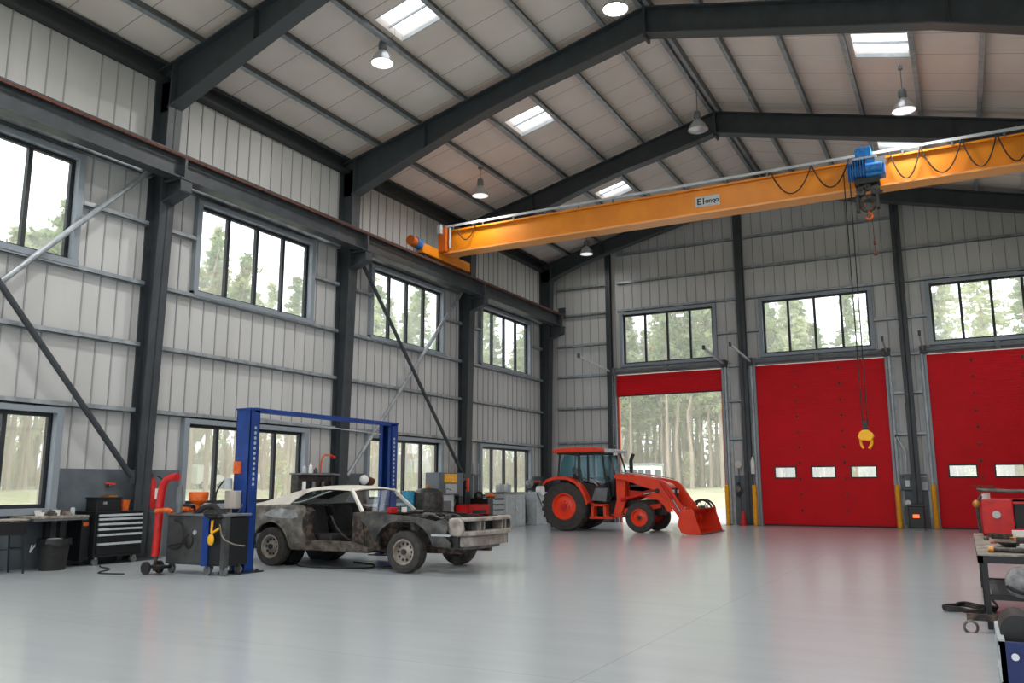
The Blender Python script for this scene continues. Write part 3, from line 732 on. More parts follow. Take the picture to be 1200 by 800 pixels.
def make_van():
    root = thing('parked_van', 'white van parked on the apron outside the long windows', 'van', (0, 0, 0))
    MB().prism([(-2.4, .4), (2.3, .4), (2.4, .8), (2.2, 1.05), (1.55, 1.2), (.95, 1.95), (-2.3, 2.0), (-2.42, 1.8)], 'y', -.9, .9).build('body', 'white', root, bevel=.06)
    for s in (-1, 1):
        MB().prism([(1.4, 1.22), (.92, 1.8), (.25, 1.8), (.25, 1.22)], 'y', s * .905 - .01, s * .905 + .01).build('side_window', 'cab_black', root)
        for x in (-1.5, 1.5): w = MB().cyl((x, s * .72, .33), (x, s * .93, .33), .33, n=20).build('wheel', 'tyre', root); MB().cyl((x, s * .92, .33), (x, s * .945, .33), .17, n=14).build('rim', 'lgrey', w)
    MB().prism([(1.6, 1.2), (1.0, 1.88), (1.02, 1.9), (1.64, 1.22)], 'y', -.8, .8).build('windscreen', 'cab_black', root)
    return root
v = make_van()
v.location = (-43, 21, ground_z(-43, 21) - .02); v.rotation_euler = (0, 0, 1.9); v['label'] = 'white van parked at the forest edge outside the window wall'

t = thing('cable_reel', 'black wire reel standing outside behind the tractor bucket', 'reel', (5.75, 1.2, .45))
for y in (.9, 1.35): MB().lathe([(.36, -.02), (.43, -.02), (.43, .02), (.36, .02), (.36, -.02)], (5.75, y, .44), 'y', 28).build('flange_ring', 'black', t, smooth=True)
b = MB()
for y in (.9, 1.35):
    for k in range(3): a = k * PI / 3; b.bar((5.75 - math.cos(a) * .38, y, .44 - math.sin(a) * .38), (5.75 + math.cos(a) * .38, y, .44 + math.sin(a) * .38), .025)
b.build('spokes', 'black', t); MB().cyl((5.75, .88, .44), (5.75, 1.37, .44), .2, n=20).build('drum', 'dull', t, smooth=True)

# ================================================================== THE STRIPPED CAR
CY = -17.93
def yh(z):          # half width of the body at height z
    P = [(.25, .82), (.35, .87), (.5, .91), (.7, .925), (.85, .91), (.97, .87), (1.06, .80), (1.12, .765), (1.36, .60), (1.45, .55)]
    for (a, ya), (b, yb) in zip(P, P[1:]):
        if z <= b: return ya + (yb - ya) * max(0, (z - a)) / (b - a)
    return P[-1][1]
def plan(x):        # narrowing towards nose and tail
    f = 1.
    if x > 6.9: f -= .10 * ((x - 6.9) / .6) ** 2
    if x < 2.9: f -= .09 * ((2.9 - x) / .65) ** 2
    return f
def skin(name, poly, m, parent, side, thick=.02, off=0., holes=(), smooth=True):
    """body side panel: outline in (x,z), curved to the body's half width, with thickness"""
    bm = bmesh.new()
    vs = [bm.verts.new((p[0], 0, p[1])) for p in poly]; bm.faces.new(vs)
    for z in [.3 + .06 * k for k in range(20)]: bmesh.ops.bisect_plane(bm, geom=bm.verts[:] + bm.edges[:] + bm.faces[:], plane_co=(0, 0, z), plane_no=(0, 0, 1))
    for x in [2.2 + .15 * k for k in range(38)]: bmesh.ops.bisect_plane(bm, geom=bm.verts[:] + bm.edges[:] + bm.faces[:], plane_co=(x, 0, 0), plane_no=(1, 0, 0))
    bmesh.ops.triangulate(bm, faces=[f for f in bm.faces if len(f.verts) > 4])
    for v in bm.verts: v.co.y = side * (yh(v.co.z) + off) * plan(v.co.x)
    bm.verts.ensure_lookup_table(); V = [tuple(v.co) for v in bm.verts]; idx = {v: i for i, v in enumerate(bm.verts)}
    F = [tuple(idx[v] for v in f.verts) for f in bm.faces]
    n = len(V); V2 = [(x, y - side * thick, z) for x, y, z in V]
    mb = MB(); F2 = [tuple(i + n for i in f[::-1]) for f in F]
    E2 = [(idx[e.verts[0]], idx[e.verts[1]]) for e in bm.edges if len(e.link_faces) == 1]
    bm.free()
    mb.add([(x, y + CY, z) for x, y, z in V + V2], F + F2 + [(a, b, b + n, a + n) for a, b in E2])
    return mb.build(name, m, parent, smooth=smooth, angle=40)
def arc(cx, cz, r, a0, a1, n=12): return [(cx + r * math.cos(math.radians(a0 + (a1 - a0) * k / n)), cz + r * math.sin(math.radians(a0 + (a1 - a0) * k / n))) for k in range(n + 1)]

car = thing('stripped_car', 'stripped grey metal coupe with cream roof, no doors and no bonnet, on the floor', 'car', (4.9, CY, 0))
for s in (-1, 1):
    q = [(2.27, .45), (2.25, .62), (2.22, .82), (2.26, .98), (2.34, 1.04), (2.9, 1.055), (3.5, 1.07), (3.96, 1.075), (4.12, 1.03), (4.2, .95), (4.15, .8), (4.16, .65), (4.26, .46), (3.88, .33)] + arc(3.42, .36, .41, -5, 185, 14) + [(2.95, .3), (2.5, .38)]
    skin('quarter_panel', q, 'bare', car, s)
    a = arc(3.42, .36, .435, 0, 180, 18) + arc(3.42, .36, .405, 180, 0, 18)
    skin('wheel_arch_lip', a, 'bare', car, s, .05, .012)
    f = [(5.68, .5), (5.6, .7), (5.44, .82), (5.4, .94), (5.92, .935), (6.4, .905), (6.8, .855), (6.93, .83), (7.02, .86), (7.12, .83), (7.16, .72), (7.1, .6), (7.2, .5), (7.18, .42), (6.88, .44)] + [(6.3 + .56 * math.cos(math.radians(5 + k * 10)), .41 + .43 * math.sin(math.radians(5 + k * 10))) for k in range(17)]
    skin('front_fender', f, 'fender', car, s)
    skin('fender_brace', [(5.44, .34), (5.78, .34), (5.8, .6), (5.9, .8), (5.9, .9), (5.46, .9)], 'rusty', car, s, .06, -.03)
    skin('door_jamb', [(4.15, .46), (4.36, .46), (4.3, .6), (4.27, .8), (4.3, .96), (4.16, 1.02), (4.1, .9), (4.1, .6)], 'rusty', car, s, .12, -.02)
    skin('hinge_pillar', [(5.2, .34), (5.48, .34), (5.5, .6), (5.46, .95), (5.24, .95), (5.27, .6)], 'rusty', car, s, .14, -.008)
    skin('rocker_sill', [(3.86, .3), (5.55, .3), (5.55, .38), (5.3, .46), (4.25, .46), (3.86, .37)], 'sill', car, s, .16, .005)
# bright worn patch behind the door opening
skin('ground_patch', [(3.22, .88), (3.36, .98), (3.6, 1.0), (3.95, .97), (4.04, .86), (3.9, .83), (3.5, .84)], 'bare2', car, -1, .004, .003)
# roof skin with the sail panels
RP = [(2.62, 1.055), (2.9, 1.10), (3.2, 1.17), (3.55, 1.27), (3.9, 1.36), (4.15, 1.4), (4.5, 1.41), (4.85, 1.39), (5.04, 1.355)]
def rz(x):
    for (a, za), (b, zb) in zip(RP, RP[1:]):
        if x <= b: return za + (zb - za) * (x - a) / (b - a)
    return RP[-1][1]
xs = [2.62 + (5.04 - 2.62) * k / 24 for k in range(25)]; us = [-1 + 2 * k / 20 for k in range(21)]
V = []; 
for x in xs:
    ze = rz(x) - (.045 if x > 3.9 else .03); w = yh(ze + .01)
    for u in us: V.append((x, CY + u * w, ze + (rz(x) - ze) * (1 - abs(u) ** 2.4)))
F = []
for i in range(24):
    for j in range(20):
        xm = (xs[i] + xs[i + 1]) / 2; um = (us[j] + us[j + 1]) / 2
        if xm < 3.8 and abs(um) < .5 and xm > 2.8: continue
        F.append((i * 21 + j, i * 21 + j + 1, (i + 1) * 21 + j + 1, (i + 1) * 21 + j))
ro = MB().add(V, F).build('roof_panel', 'cream', car, smooth=True); so = ro.modifiers.new('thick', 'SOLIDIFY'); so.thickness = .025; so.offset = -1
HV = [(x, y, z - .04) for (x, y, z) in V]
MB().add(HV, [f for f in F if xs[f[0] // 21] > 3.3]).build('cabin_dark_sheet', 'black', car, smooth=True)  # black sheet added so the cabin under the cream roof looks dark
for s in (-1, 1):
    e = [(x, rz(x) - .032) for x in xs]
    skin('sail_panel', [(2.64, 1.04)] + [(x, z) for x, z in e if x > 2.7] + [(5.05, 1.305), (4.88, 1.315), (4.5, 1.33), (4.21, 1.315), (4.08, 1.295), (3.96, 1.25), (3.82, 1.15), (3.73, 1.065), (3.3, 1.05)], 'cream', car, s, .03)
rw = MB().add([(2.78, CY - .42, 1.075), (2.78, CY + .42, 1.075), (3.84, CY + .36, 1.33), (3.84, CY - .36, 1.33)], [(0, 1, 2, 3)]).build('rear_window', 'cab_glass', car)
# A pillars, windscreen frame
for s in (-1, 1):
    MB().bar((4.98, CY + s * .60, 1.33), (5.36, CY + s * .77, .95), .05, .06).build('windscreen_pillar', 'cream', car, bevel=.01)
MB().add([(5.02, CY - .57, 1.33), (5.02, CY + .57, 1.33), (5.42, CY + .72, .96), (5.42, CY - .72, .96)], [(0, 1, 2, 3)]).build('windscreen', glass_mat('hazy_glass', (.86, .88, .88), .1), car)
MB().box(5.3, 5.55, CY - .8, CY + .8, .9, .955).build('cowl', 'dull', car, bevel=.015)
MB().box(2.26, 2.8, CY - .76, CY + .76, 1.0, 1.05).build('boot_lid', 'bare', car, bevel=.02)
MB().box(2.2, 2.3, CY - .8, CY + .8, .5, 1.0).build('tail_panel', 'rusty', car, bevel=.02)
# cabin
MB().box(2.9, 5.5, CY - .78, CY + .78, .28, .33).build('floor_pan', 'rusty', car)
MB().box(5.42, 5.5, CY - .8, CY + .8, .33, .92).build('firewall', 'rusty', car)
MB().box(3.2, 3.3, CY - .76, CY + .76, .33, 1.0).build('rear_bulkhead', 'black', car)
for s in (-1, 1):
    MB().cyl((3.42, CY + s * .68, .36), (3.42, CY + s * .45, .36), .43, n=24).build('wheel_tub', 'black', car)
for s in (-1, 1):
    y = CY + s * .38
    st = MB().box(4.0, 4.6, y - .26, y + .26, .38, .56).build('seat', 'black_rubber', car, bevel=.06)
    MB().prism([(3.92, .5), (4.12, .5), (4.0, 1.02), (3.86, 1.08), (3.78, 1.02)], 'y', y - .27, y + .27).build('seat_back', 'black_rubber', st, bevel=.05)
d = MB().prism([(5.1, .74), (5.3, .66), (5.44, .7), (5.44, .92), (5.2, .93), (5.1, .88)], 'y', CY - .72, CY + .72).build('dashboard', 'black', car, bevel=.02)
MB().lathe([(.17, -.015), (.185, 0), (.17, .015), (.155, 0), (.17, -.015)], (4.98, CY + .36, .88), 'x', 24).build('steering_wheel', 'black', car, smooth=True)
MB().box(3.3, 3.85, CY - .62, CY + .62, .38, .6).build('rear_bench', 'black', car, bevel=.05)
fd = MB().box(4.3, 5.25, CY + .82, CY + .87, .45, .95).build('far_door', 'black', car, bevel=.02)
MB().box(4.75, 5.15, CY + .79, CY + .83, .52, .82).build('door_card', 'grey', fd, bevel=.02)
MB().curve([(4.62, CY - .7, .88), (4.75, CY - .7, .68), (4.95, CY - .65, .5), (5.15, CY - .6, .44)], .018).build('seat_belt', 'rusty', car, smooth=True)
MB().curve([(5.05, CY - .55, .5), (5.15, CY - .62, .46), (5.2, CY - .5, .52), (5.28, CY - .6, .5)], .014).build('loose_wire', 'redp', car, smooth=True)
# engine bay
for s in (-1, 1):
    MB().prism([(5.5, .4), (5.5, .85), (6.0, .88), (7.1, .78), (7.1, .45), (6.8, .45)] + arc(6.31, .4, .42, 20, 160, 8)[:], 'y', CY + s * .62 - .015, CY + s * .62 + .015).build('inner_wing', 'rusty', car)
    MB().cyl((6.3, CY + s * .56, .5), (6.25, CY + s * .56, .9), .09, n=16).build('strut_tower', 'dark_metal', car, smooth=True)
    MB().bar((5.5, CY + s * .4, .34), (7.2, CY + s * .4, .36), .08, .12).build('chassis_rail', 'rusty', car)
    MB().box(5.95, 6.85, CY + s * .75 - .13, CY + s * .75 + .13, .8, .815).build('wing_flange', 'dark_metal', car)
en = MB().box(5.75, 6.45, CY - .2, CY + .2, .38, .72).build('engine_block', 'dark_metal', car, bevel=.03)
for s in (-1, 1): MB().bar((5.8, CY + s * .2, .74), (6.4, CY + s * .2, .74), .14, .09).build('valve_cover', 'dull', en, bevel=.02)
MB().lathe([(.001, .1), (.16, .1), (.17, .02), (.001, 0)], (6.05, CY, .78), 'z', 22).build('air_cleaner', 'dark_metal', en, smooth=True)
MB().cyl((6.5, CY, .55), (6.56, CY, .55), .16, n=18).build('fan_pulley', 'dull', en)
MB().box(7.0, 7.08, CY - .4, CY + .4, .42, .8).build('radiator', 'dark_metal', car, bevel=.01)
MB().box(7.08, 7.16, CY - .62, CY + .62, .76, .83).build('radiator_support', 'sill', car)
MB().box(5.62, 5.9, CY - .6, CY - .35, .72, .88).build('heater_box', 'black', car, bevel=.02)
rnd = random.Random(5)
for k in range(7):
    x = rnd.uniform(5.6, 6.3); y = CY + rnd.uniform(-.5, .4)
    MB().curve([(x, y, .8), (x + .25, y + rnd.uniform(-.2, .2), .9), (x + .5, y + rnd.uniform(-.3, .3), .82), (x + .7, y + rnd.uniform(-.2, .2), .66)], rnd.choice((.014, .02, .028))).build('hose', rnd.choice(('black_rubber', 'dark_metal', 'dull')), car, smooth=True)
MB().box(5.52, 5.6, CY - .3, CY - .1, .92, 1.02).build('fluid_cap', 'redp', car, bevel=.01)
MB().cyl((5.6, CY + .1, .93), (5.6, CY + .1, 1.02), .05, n=14).build('fluid_cap', 'white', car)
for s in (-1, 1):
    MB().cyl((6.92, CY + s * .74, .72), (7.14, CY + s * .74, .72), .1, n=20).build('headlight_bucket', 'dark_metal', car, smooth=True)
    MB().box(6.85, 7.2, CY + s * .9 - .02, CY + s * .9 + .02, .6, .63).build('splash_strip', 'lgrey', car)
    MB().box(7.14, 7.3, CY + s * .72 - .1, CY + s * .72 + .1, .42, .82).build('wing_gap_dark', 'black', car)  # black block painted in for the darkness of the open gap
rnd = random.Random(31)
for k in range(9):
    x = rnd.uniform(5.7, 6.9); y = CY + rnd.uniform(-.55, .5); w = rnd.uniform(.04, .1)
    MB().box(x - w, x + w, y - w * .7, y + w * .7, .74, .84 + rnd.uniform(0, .09)).build('bay_bracket', rnd.choice(('dark_metal', 'dull', 'rusty')), car, bevel=.012)
# nose: grille surround and bumper, rounded corners
def nose_loop(z0, z1, d0, d1, y0, y1, name, m, bev=.02):
    pts = []
    for k in range(17):
        u = -1 + 2 * k / 16; y = CY + u * y1; x = d1 - .17 * abs(u) ** 4; pts.append((x, y))
    inner = [(x - (d1 - d0), CY + (y - CY) * .97) for x, y in pts]
    mb = MB().prism(pts + inner[::-1], 'z', z0, z1); return mb.build(name, m, car, bevel=bev)
nose_loop(.83, .885, 7.28, 7.53, .78, .80, 'grille_top_rail', 'nose')
nose_loop(.60, .68, 7.26, 7.53, .78, .80, 'grille_bottom_rail', 'nose')
nose_loop(.43, .6, 7.2, 7.47, .78, .77, 'lower_valance', 'nose', .03)
nose_loop(.38, .47, 7.2, 7.4, .6, .60, 'chin_panel', 'dull', .02)
nose_loop(.66, .84, 7.24, 7.3, .78, .76, 'grille_backing', 'black', 0)
for s in (-1, 1):
    MB().prism([(7.18, .6), (7.36, .6), (7.4, .68), (7.38, .83), (7.3, .885), (7.14, .87), (7.1, .7)], 'y', CY + s * .80 - .05, CY + s * .80 + .03).build('headlight_surround', 'nose', car, bevel=.02)
    MB().lathe([(.001, 0), (.06, .005), (.085, .03), (.095, .05)], (7.37, CY + s * .6, .755), 'x', 20).build('headlight_hole', 'black', car, smooth=True)
    for y in (.42, .3): MB().box(7.3, 7.48, CY + s * y - .015, CY + s * y + .015, .67, .84).build('grille_bar', 'nose', car)

def wheel(parent, cx, cy, cz, r, w, rimr, s, tyre, rim, lug=0, name='wheel', style='slots', cap='dark_metal'):
    """s = which way the outer face looks along y"""
    h = w / 2
    prof = [(rimr, -h * .86), (rimr + .02, -h * .98), (rimr + (r - rimr) * .6, -h), (r * .965, -h * .9), (r, -h * .62), (r, h * .62), (r * .965, h * .9), (rimr + (r - rimr) * .6, h), (rimr + .02, h * .98), (rimr, h * .86), (rimr, -h * .86)]
    mb = MB().lathe(prof, (cx, cy, cz), 'y', 44)
    if lug:
        for k in range(lug):
            for sd in (-1, 1):
                a = 2 * PI * (k + (.5 if sd > 0 else 0)) / lug; a2 = a + .14
                p = (cx + math.cos(a) * (r + .005), cy + sd * h * .02, cz + math.sin(a) * (r + .005)); q = (cx + math.cos(a2) * (r * .985), cy + sd * h * .98, cz + math.sin(a2) * (r * .985))
                if p[2] < .07 or q[2] < .07: continue
                mb.bar(p, q, .05, .05, (math.cos(a), 0, math.sin(a)))
    t = mb.build(name, tyre, parent, smooth=True)
    f = s
    pr = [(rimr + .005, f * h * .9), (rimr - .015, f * h * .92), (rimr * .88, f * h * .6), (rimr * .8, f * h * .3), (rimr * .45, f * h * .38), (rimr * .3, f * h * .6), (.001, f * h * .62)]
    ri = MB().lathe(pr, (cx, cy, cz), 'y', 32).lathe([(rimr + .002, -h * .8), (rimr + .002, h * .8)], (cx, cy, cz), 'y', 32)
    ro = ri.build('rim', rim, t, smooth=True, angle=50)
    sl = MB(); n = 10
    for k in range(n):
        a = 2 * PI * k / n
        if style == 'slots': sl.cyl((cx + math.cos(a) * rimr * .66, cy + f * h * .32, cz + math.sin(a) * rimr * .66), (cx + math.cos(a) * rimr * .66, cy + f * (h * .36 + .006), cz + math.sin(a) * rimr * .66), rimr * .11, n=10)
        elif k < 8:
            a = 2 * PI * k / 8; sl.cyl((cx + math.cos(a) * rimr * .36, cy + f * h * .5, cz + math.sin(a) * rimr * .36), (cx + math.cos(a) * rimr * .36, cy + f * (h * .6 + .02), cz + math.sin(a) * rimr * .36), rimr * .045, n=6)
    sl.build('rim_slots' if style == 'slots' else 'wheel_bolts', 'black' if style == 'slots' else cap, t)
    MB().cyl((cx, cy + f * h * .5, cz), (cx, cy + f * (h * .62 + .03), cz), rimr * .24, n=16).build('hub', cap, t, smooth=True)
    return t
for x in (3.42, 6.31):
    for s in (-1, 1): wheel(car, x, CY + s * .81, .335, .335, .23, .2, s, 'tyre', 'nose')
MB().cyl((3.42, CY - .7, .335), (3.42, CY + .7, .335), .045).build('rear_axle', 'rusty', car)
MB().cyl((6.31, CY - .7, .335), (6.31, CY + .7, .335), .04).build('front_axle', 'rusty', car)
MB().tube([(2.5, CY + .3, .27), (4.2, CY + .25, .26), (5.6, CY + .1, .3)], .03).build('exhaust_pipe', 'rusty', car, smooth=True)

t = thing('jack_stand', 'small black jack stand on the floor beneath the car sill', 'stand', (5.72, -18.2, 0))
MB().box(5.52, 5.9, -18.35, -18.05, 0, .03).build('base', 'dark_metal', t); MB().cyl((5.72, -18.2, .03), (5.72, -18.2, .27), .05, .035).build('post', 'black', t); MB().box(5.65, 5.79, -18.25, -18.15, .26, .295).build('saddle', 'dull', t)
t = MB().curve([(3.75, -18.5, .012), (4.1, -18.75, .012), (4.8, -18.72, .012), (5.3, -18.4, .012), (5.0, -17.9, .012), (4.4, -17.7, .012)], .012)
tag(t.build('air_hose', 'black_rubber', loc=(4.5, -18.3, 0), smooth=True), 'thin grey air hose looped on the floor beneath the stripped car', 'hose')

# ================================================================== TWO POST LIFT
t = thing('two_post_lift', 'blue two post car lift with overhead bar around the stripped car', 'car lift', (3.82, -18, 0))
def post(y, s):
    """s: direction of the open side"""
    mb = MB(); x0, x1 = 3.66, 3.98; yb = y - s * .12
    mb.box(x0, x1, min(yb, yb + s * .02), max(yb, yb + s * .02), .02, 2.66)
    mb.box(x0, x0 + .02, min(yb, yb + s * .22), max(yb, yb + s * .22), .02, 2.66).box(x1 - .02, x1, min(yb, yb + s * .22), max(yb, yb + s * .22), .02, 2.66)
    for a, b in ((x0, x0 + .09), (x1 - .09, x1)): mb.box(a, b, min(yb + s * .2, yb + s * .22), max(yb + s * .2, yb + s * .22), .02, 2.66)
    p = mb.build('post', 'blue', t, bevel=.004)
    MB().box(x0 - .08, x1 + .1, y - .28, y + .24, 0, .02).build('base_plate', 'dark_metal', p)
    for k in range(12):
        zz = 2.36 - k * .085; xx = x1 + .001
        MB().cyl((xx - .002, y, zz), (xx + .006, y, zz), .026, n=10).build('lock_hole', 'lgrey', p)
    for k in range(4): MB().box(x0 + (.08 if k % 2 else .3), x0 + (.12 if k % 2 else .34), y - .25 + (k // 2) * .42, y - .21 + (k // 2) * .42, .02, .05).build('anchor_bolt', 'dull', p)
    MB().box(x0 + .03, x1 - .03, y - .08, y + .1, .12, .55).build('carriage', 'black', t)
    MB().box(x0 - .02, x1 + .02, y - .13, y + .13, 2.66, 2.69).build('post_cap', 'blue', t)
    return p
p1 = post(-19.88, 1); post(-15.95, -1)
MB().box(3.86, 3.98, -19.9, -15.9, 2.62, 2.70).build('overhead_bar', 'blue', t, bevel=.005)
MB().tube([(3.8, -19.7, 2.55), (3.8, -18, 2.5), (3.8, -16.2, 2.45)], .012).build('hydraulic_line', 'lgrey', t)
MB().box(3.62, 3.86, -20.14, -20.0, 1.03, 1.32).build('control_box', mat('beige_box', (186, 178, 168), .5), t, bevel=.01)
MB().box(3.67, 3.83, -20.03, -19.995, 1.6, 1.8).build('warning_label', 'orange', t)
MB().cyl((3.68, -20.14, 1.34), (3.68, -20.14, 1.52), .07, n=16).build('pump_motor', 'lgrey', t, smooth=True)
MB().curve([(3.6, -20.14, 1.5), (3.5, -20.2, 1.3), (3.5, -20.2, 1.05), (3.56, -20.2, .9)], .014).build('control_cable', 'black_rubber', t, smooth=True)
MB().curve([(4.0, -20.1, 1.1), (3.86, -20.14, .8), (3.8, -20.16, .4), (3.9, -20.18, .06)], .013).build('power_cable', 'dull', t, smooth=True)

# ================================================================== THE TRACTOR
TY = -5.4
tr = thing('tractor', 'orange tractor with black cab and front loader parked by the open doorway', 'tractor', (4.9, TY, 0))
rws = [wheel(tr, 3.44, TY + s * .72, .745, .745, .42, .40, s, 'tyre', 'orim', lug=22, name='rear_wheel', style='bolts', cap='redp') for s in (-1, 1)]
fws = [wheel(tr, 5.86, TY + s * .75, .44, .44, .27, .25, s, 'tyre', 'orim', name='front_wheel', style='bolts', cap='dark_metal') for s in (-1, 1)]
MB().cyl((3.44, TY - .6, .745), (3.44, TY + .6, .745), .13, n=16).box(3.1, 3.9, TY - .28, TY + .28, .5, 1.0).build('rear_axle', 'dark_metal', tr, bevel=.02)
MB().cyl((5.86, TY - .66, .44), (5.86, TY + .66, .44), .075, n=14).box(5.7, 6.05, TY - .2, TY + .2, .38, .7).build('front_axle', 'redp', tr)
MB().box(3.6, 6.4, TY - .2, TY + .2, .5, .95).build('chassis', 'dark_metal', tr, bevel=.03)
for s in (-1, 1):
    # rear mudguard: curved sheet
    A = [(2.74, 1.46), (2.86, 1.57), (3.05, 1.64), (3.3, 1.67), (3.6, 1.64), (3.85, 1.52), (4.05, 1.34), (4.18, 1.12), (4.26, .86)]
    B = [(x - (.05 if i > 5 else 0), z - .09) for i, (x, z) in enumerate(A)]
    y0, y1 = sorted((TY + s * .42, TY + s * .96)); g = MB()
    for i in range(len(A) - 1):
        g.prism([A[i], A[i + 1], (A[i + 1][0] - .01, A[i + 1][1] - .025), (A[i][0], A[i][1] - .025)], 'y', y0, y1)
        g.prism([A[i], A[i + 1], B[i + 1], B[i]], 'y', TY + s * .95 - .012, TY + s * .95 + .012)
    g.build('rear_mudguard', 'ored', tr, smooth=True, angle=30)
# cab
f = MB()
for s in (-1, 1):
    y = TY + s * .62
    f.bar((3.12, y, 1.6), (3.2, y, 2.4), .06, .05).bar((3.88, y, 1.0), (3.84, y, 2.4), .1, .06).bar((4.84, y * 1, .9), (4.62, y, 2.4), .07, .06)
    f.bar((3.1, y, 2.38), (4.7, y, 2.38), .05, .07).bar((3.1, y, 1.62), (3.9, y, 1.62), .06, .08)
for x, z in ((3.2, 2.38), (4.68, 2.38), (3.12, 1.62), (4.98, 1.6)): f.bar((x, TY - .62, z), (x, TY + .62, z), .05, .06)
for s in (-1, 1): f.bar((5.04, TY + s * .52, 1.55), (4.8, TY + s * .5, 2.38), .04, .05)
f.build('cab_frame', 'cab_black', tr, bevel=.008)
MB().prism([(3.35, .9), (4.75, .9), (4.95, 1.1), (4.98, 1.58), (4.3, 1.3), (3.3, 1.58), (3.12, 1.55)], 'y', TY - .5, TY + .5).build('cab_tub', 'cab_black', tr)
for s in (-1, 1):
    y = TY + s * .64
    d = MB().prism([(3.92, 1.0), (4.78, .86), (4.9, 1.0), (4.82, 1.48), (4.5, 1.36), (4.2, 1.42), (3.9, 1.5)], 'y', y - .015, y + .015).build('door', 'cab_black', tr)
    MB().prism([(4.28, 1.46), (4.78, 1.46), (4.62, 2.32), (3.92, 2.32), (3.95, 1.55)], 'y', y - .006, y + .006).build('door_glass', 'cab_glass', d)
    MB().prism([(4.26, .92), (4.74, .9), (4.8, 1.3), (4.4, 1.3)], 'y', y + s * .016, y + s * .02).build('lower_glass', 'grey', d)
    MB().bar((4.16, y + s * .03, 1.5), (4.16, y + s * .03, 2.3), .05, .02).build('door_post', 'cab_black', d)
    MB().box(4.55, 4.68, y + s * .02 - .02, y + s * .02 + .02, 1.4, 1.45).build('door_handle', 'dull', d)
    MB().prism([(3.18, 1.68), (3.82, 1.68), (3.8, 2.32), (3.36, 2.32), (3.24, 2.05)], 'y', y - .006, y + .006).build('side_window', 'cab_glass', tr)
MB().add([(5.02, TY - .5, 1.62), (5.02, TY + .5, 1.62), (4.79, TY + .5, 2.36), (4.79, TY - .5, 2.36)], [(0, 1, 2, 3)]).build('windscreen', 'cab_glass', tr)
MB().add([(3.14, TY - .56, 1.68), (3.14, TY + .56, 1.68), (3.22, TY + .56, 2.34), (3.22, TY - .56, 2.34)], [(0, 1, 2, 3)]).build('rear_window', 'cab_glass', tr)
MB().prism([(2.95, 2.4), (4.72, 2.4), (4.7, 2.5), (4.4, 2.55), (3.4, 2.56), (3.0, 2.52), (2.92, 2.46)], 'y', TY - .7, TY + .7).build('cab_roof', 'ored', tr, bevel=.03)
lb = MB().prism([(4.68, 2.38), (5.02, 2.38), (5.0, 2.46), (4.7, 2.52)], 'y', TY - .62, TY + .62).build('visor', 'lgrey', tr, bevel=.015)
for s in (-1, 1): MB().box(4.96, 5.04, TY + s * .45 - .08, TY + s * .45 + .08, 2.3, 2.4).build('work_light', 'white', lb)
MB().box(3.6, 4.05, TY - .25, TY + .25, 1.25, 1.4).prism([(3.5, 1.3), (3.65, 1.3), (3.55, 1.95), (3.42, 1.95)], 'y', TY - .24, TY + .24).build('driver_seat', 'black_rubber', tr, bevel=.03)
MB().lathe([(.17, -.012), (.185, 0), (.17, .012), (.155, 0), (.17, -.012)], (4.48, TY, 1.72), 'x', 24).cyl((4.48, TY, 1.72), (4.75, TY, 1.5), .02).build('steering_wheel', 'black', tr, smooth=True)
for s in (-1, 1):
    y = TY + s * .86; m1 = MB().bar((5.0, TY + s * .64, 1.95), (5.06, y, 1.95), .02).build('mirror_arm', 'black', tr); MB().box(5.04, 5.07, y - .06, y + .06, 1.82, 2.08).build('mirror', 'dull', m1)
    # step
    y0, y1 = sorted((TY + s * .55, TY + s * .85)); q = MB()
    q.box(4.32, 4.4, y0, y1, .42, .84).box(4.72, 4.8, y0, y1, .42, .8).box(4.32, 4.8, y0, y1, .76, .82).box(4.26, 5.0, y0, y1, .38, .45)
    q.build('step_frame', 'ored', tr, bevel=.005)
# bonnet
b = MB().prism([(5.0, 1.02), (5.0, 1.64), (5.3, 1.68), (5.8, 1.62), (6.3, 1.52), (6.6, 1.42), (6.72, 1.25), (6.7, .82), (6.3, .78), (6.2, 1.02)], 'y', TY - .3, TY + .3).build('bonnet', 'ored', tr, bevel=.05)
for s in (-1, 1):
    sg = MB().prism([(5.38, 1.24), (5.38, 1.54), (5.7, 1.5), (6.2, 1.38), (6.24, 1.32), (5.8, 1.2)], 'y', TY + s * .3 - .01, TY + s * .3 + .015 * s + .005).build('side_grille', 'black', b)
    MB().box(5.42, 6.0, TY + s * .325 - .004, TY + s * .325 + .004, 1.34, 1.40).build('badge_strip', 'dull', sg)
MB().box(6.7, 6.74, TY - .24, TY + .24, .9, 1.3).build('front_grille', 'black', b)
for s in (-1, 1): MB().box(6.69, 6.75, TY + s * .2 - .07, TY + s * .2 + .07, 1.15, 1.25).build('headlight', 'white', b)
MB().curve([(5.47, TY - .38, 1.5), (5.47, TY - .38, 1.95), (5.48, TY - .38, 2.15), (5.56, TY - .38, 2.33)], .055, 12).build('exhaust_stack', 'black', tr, smooth=True)
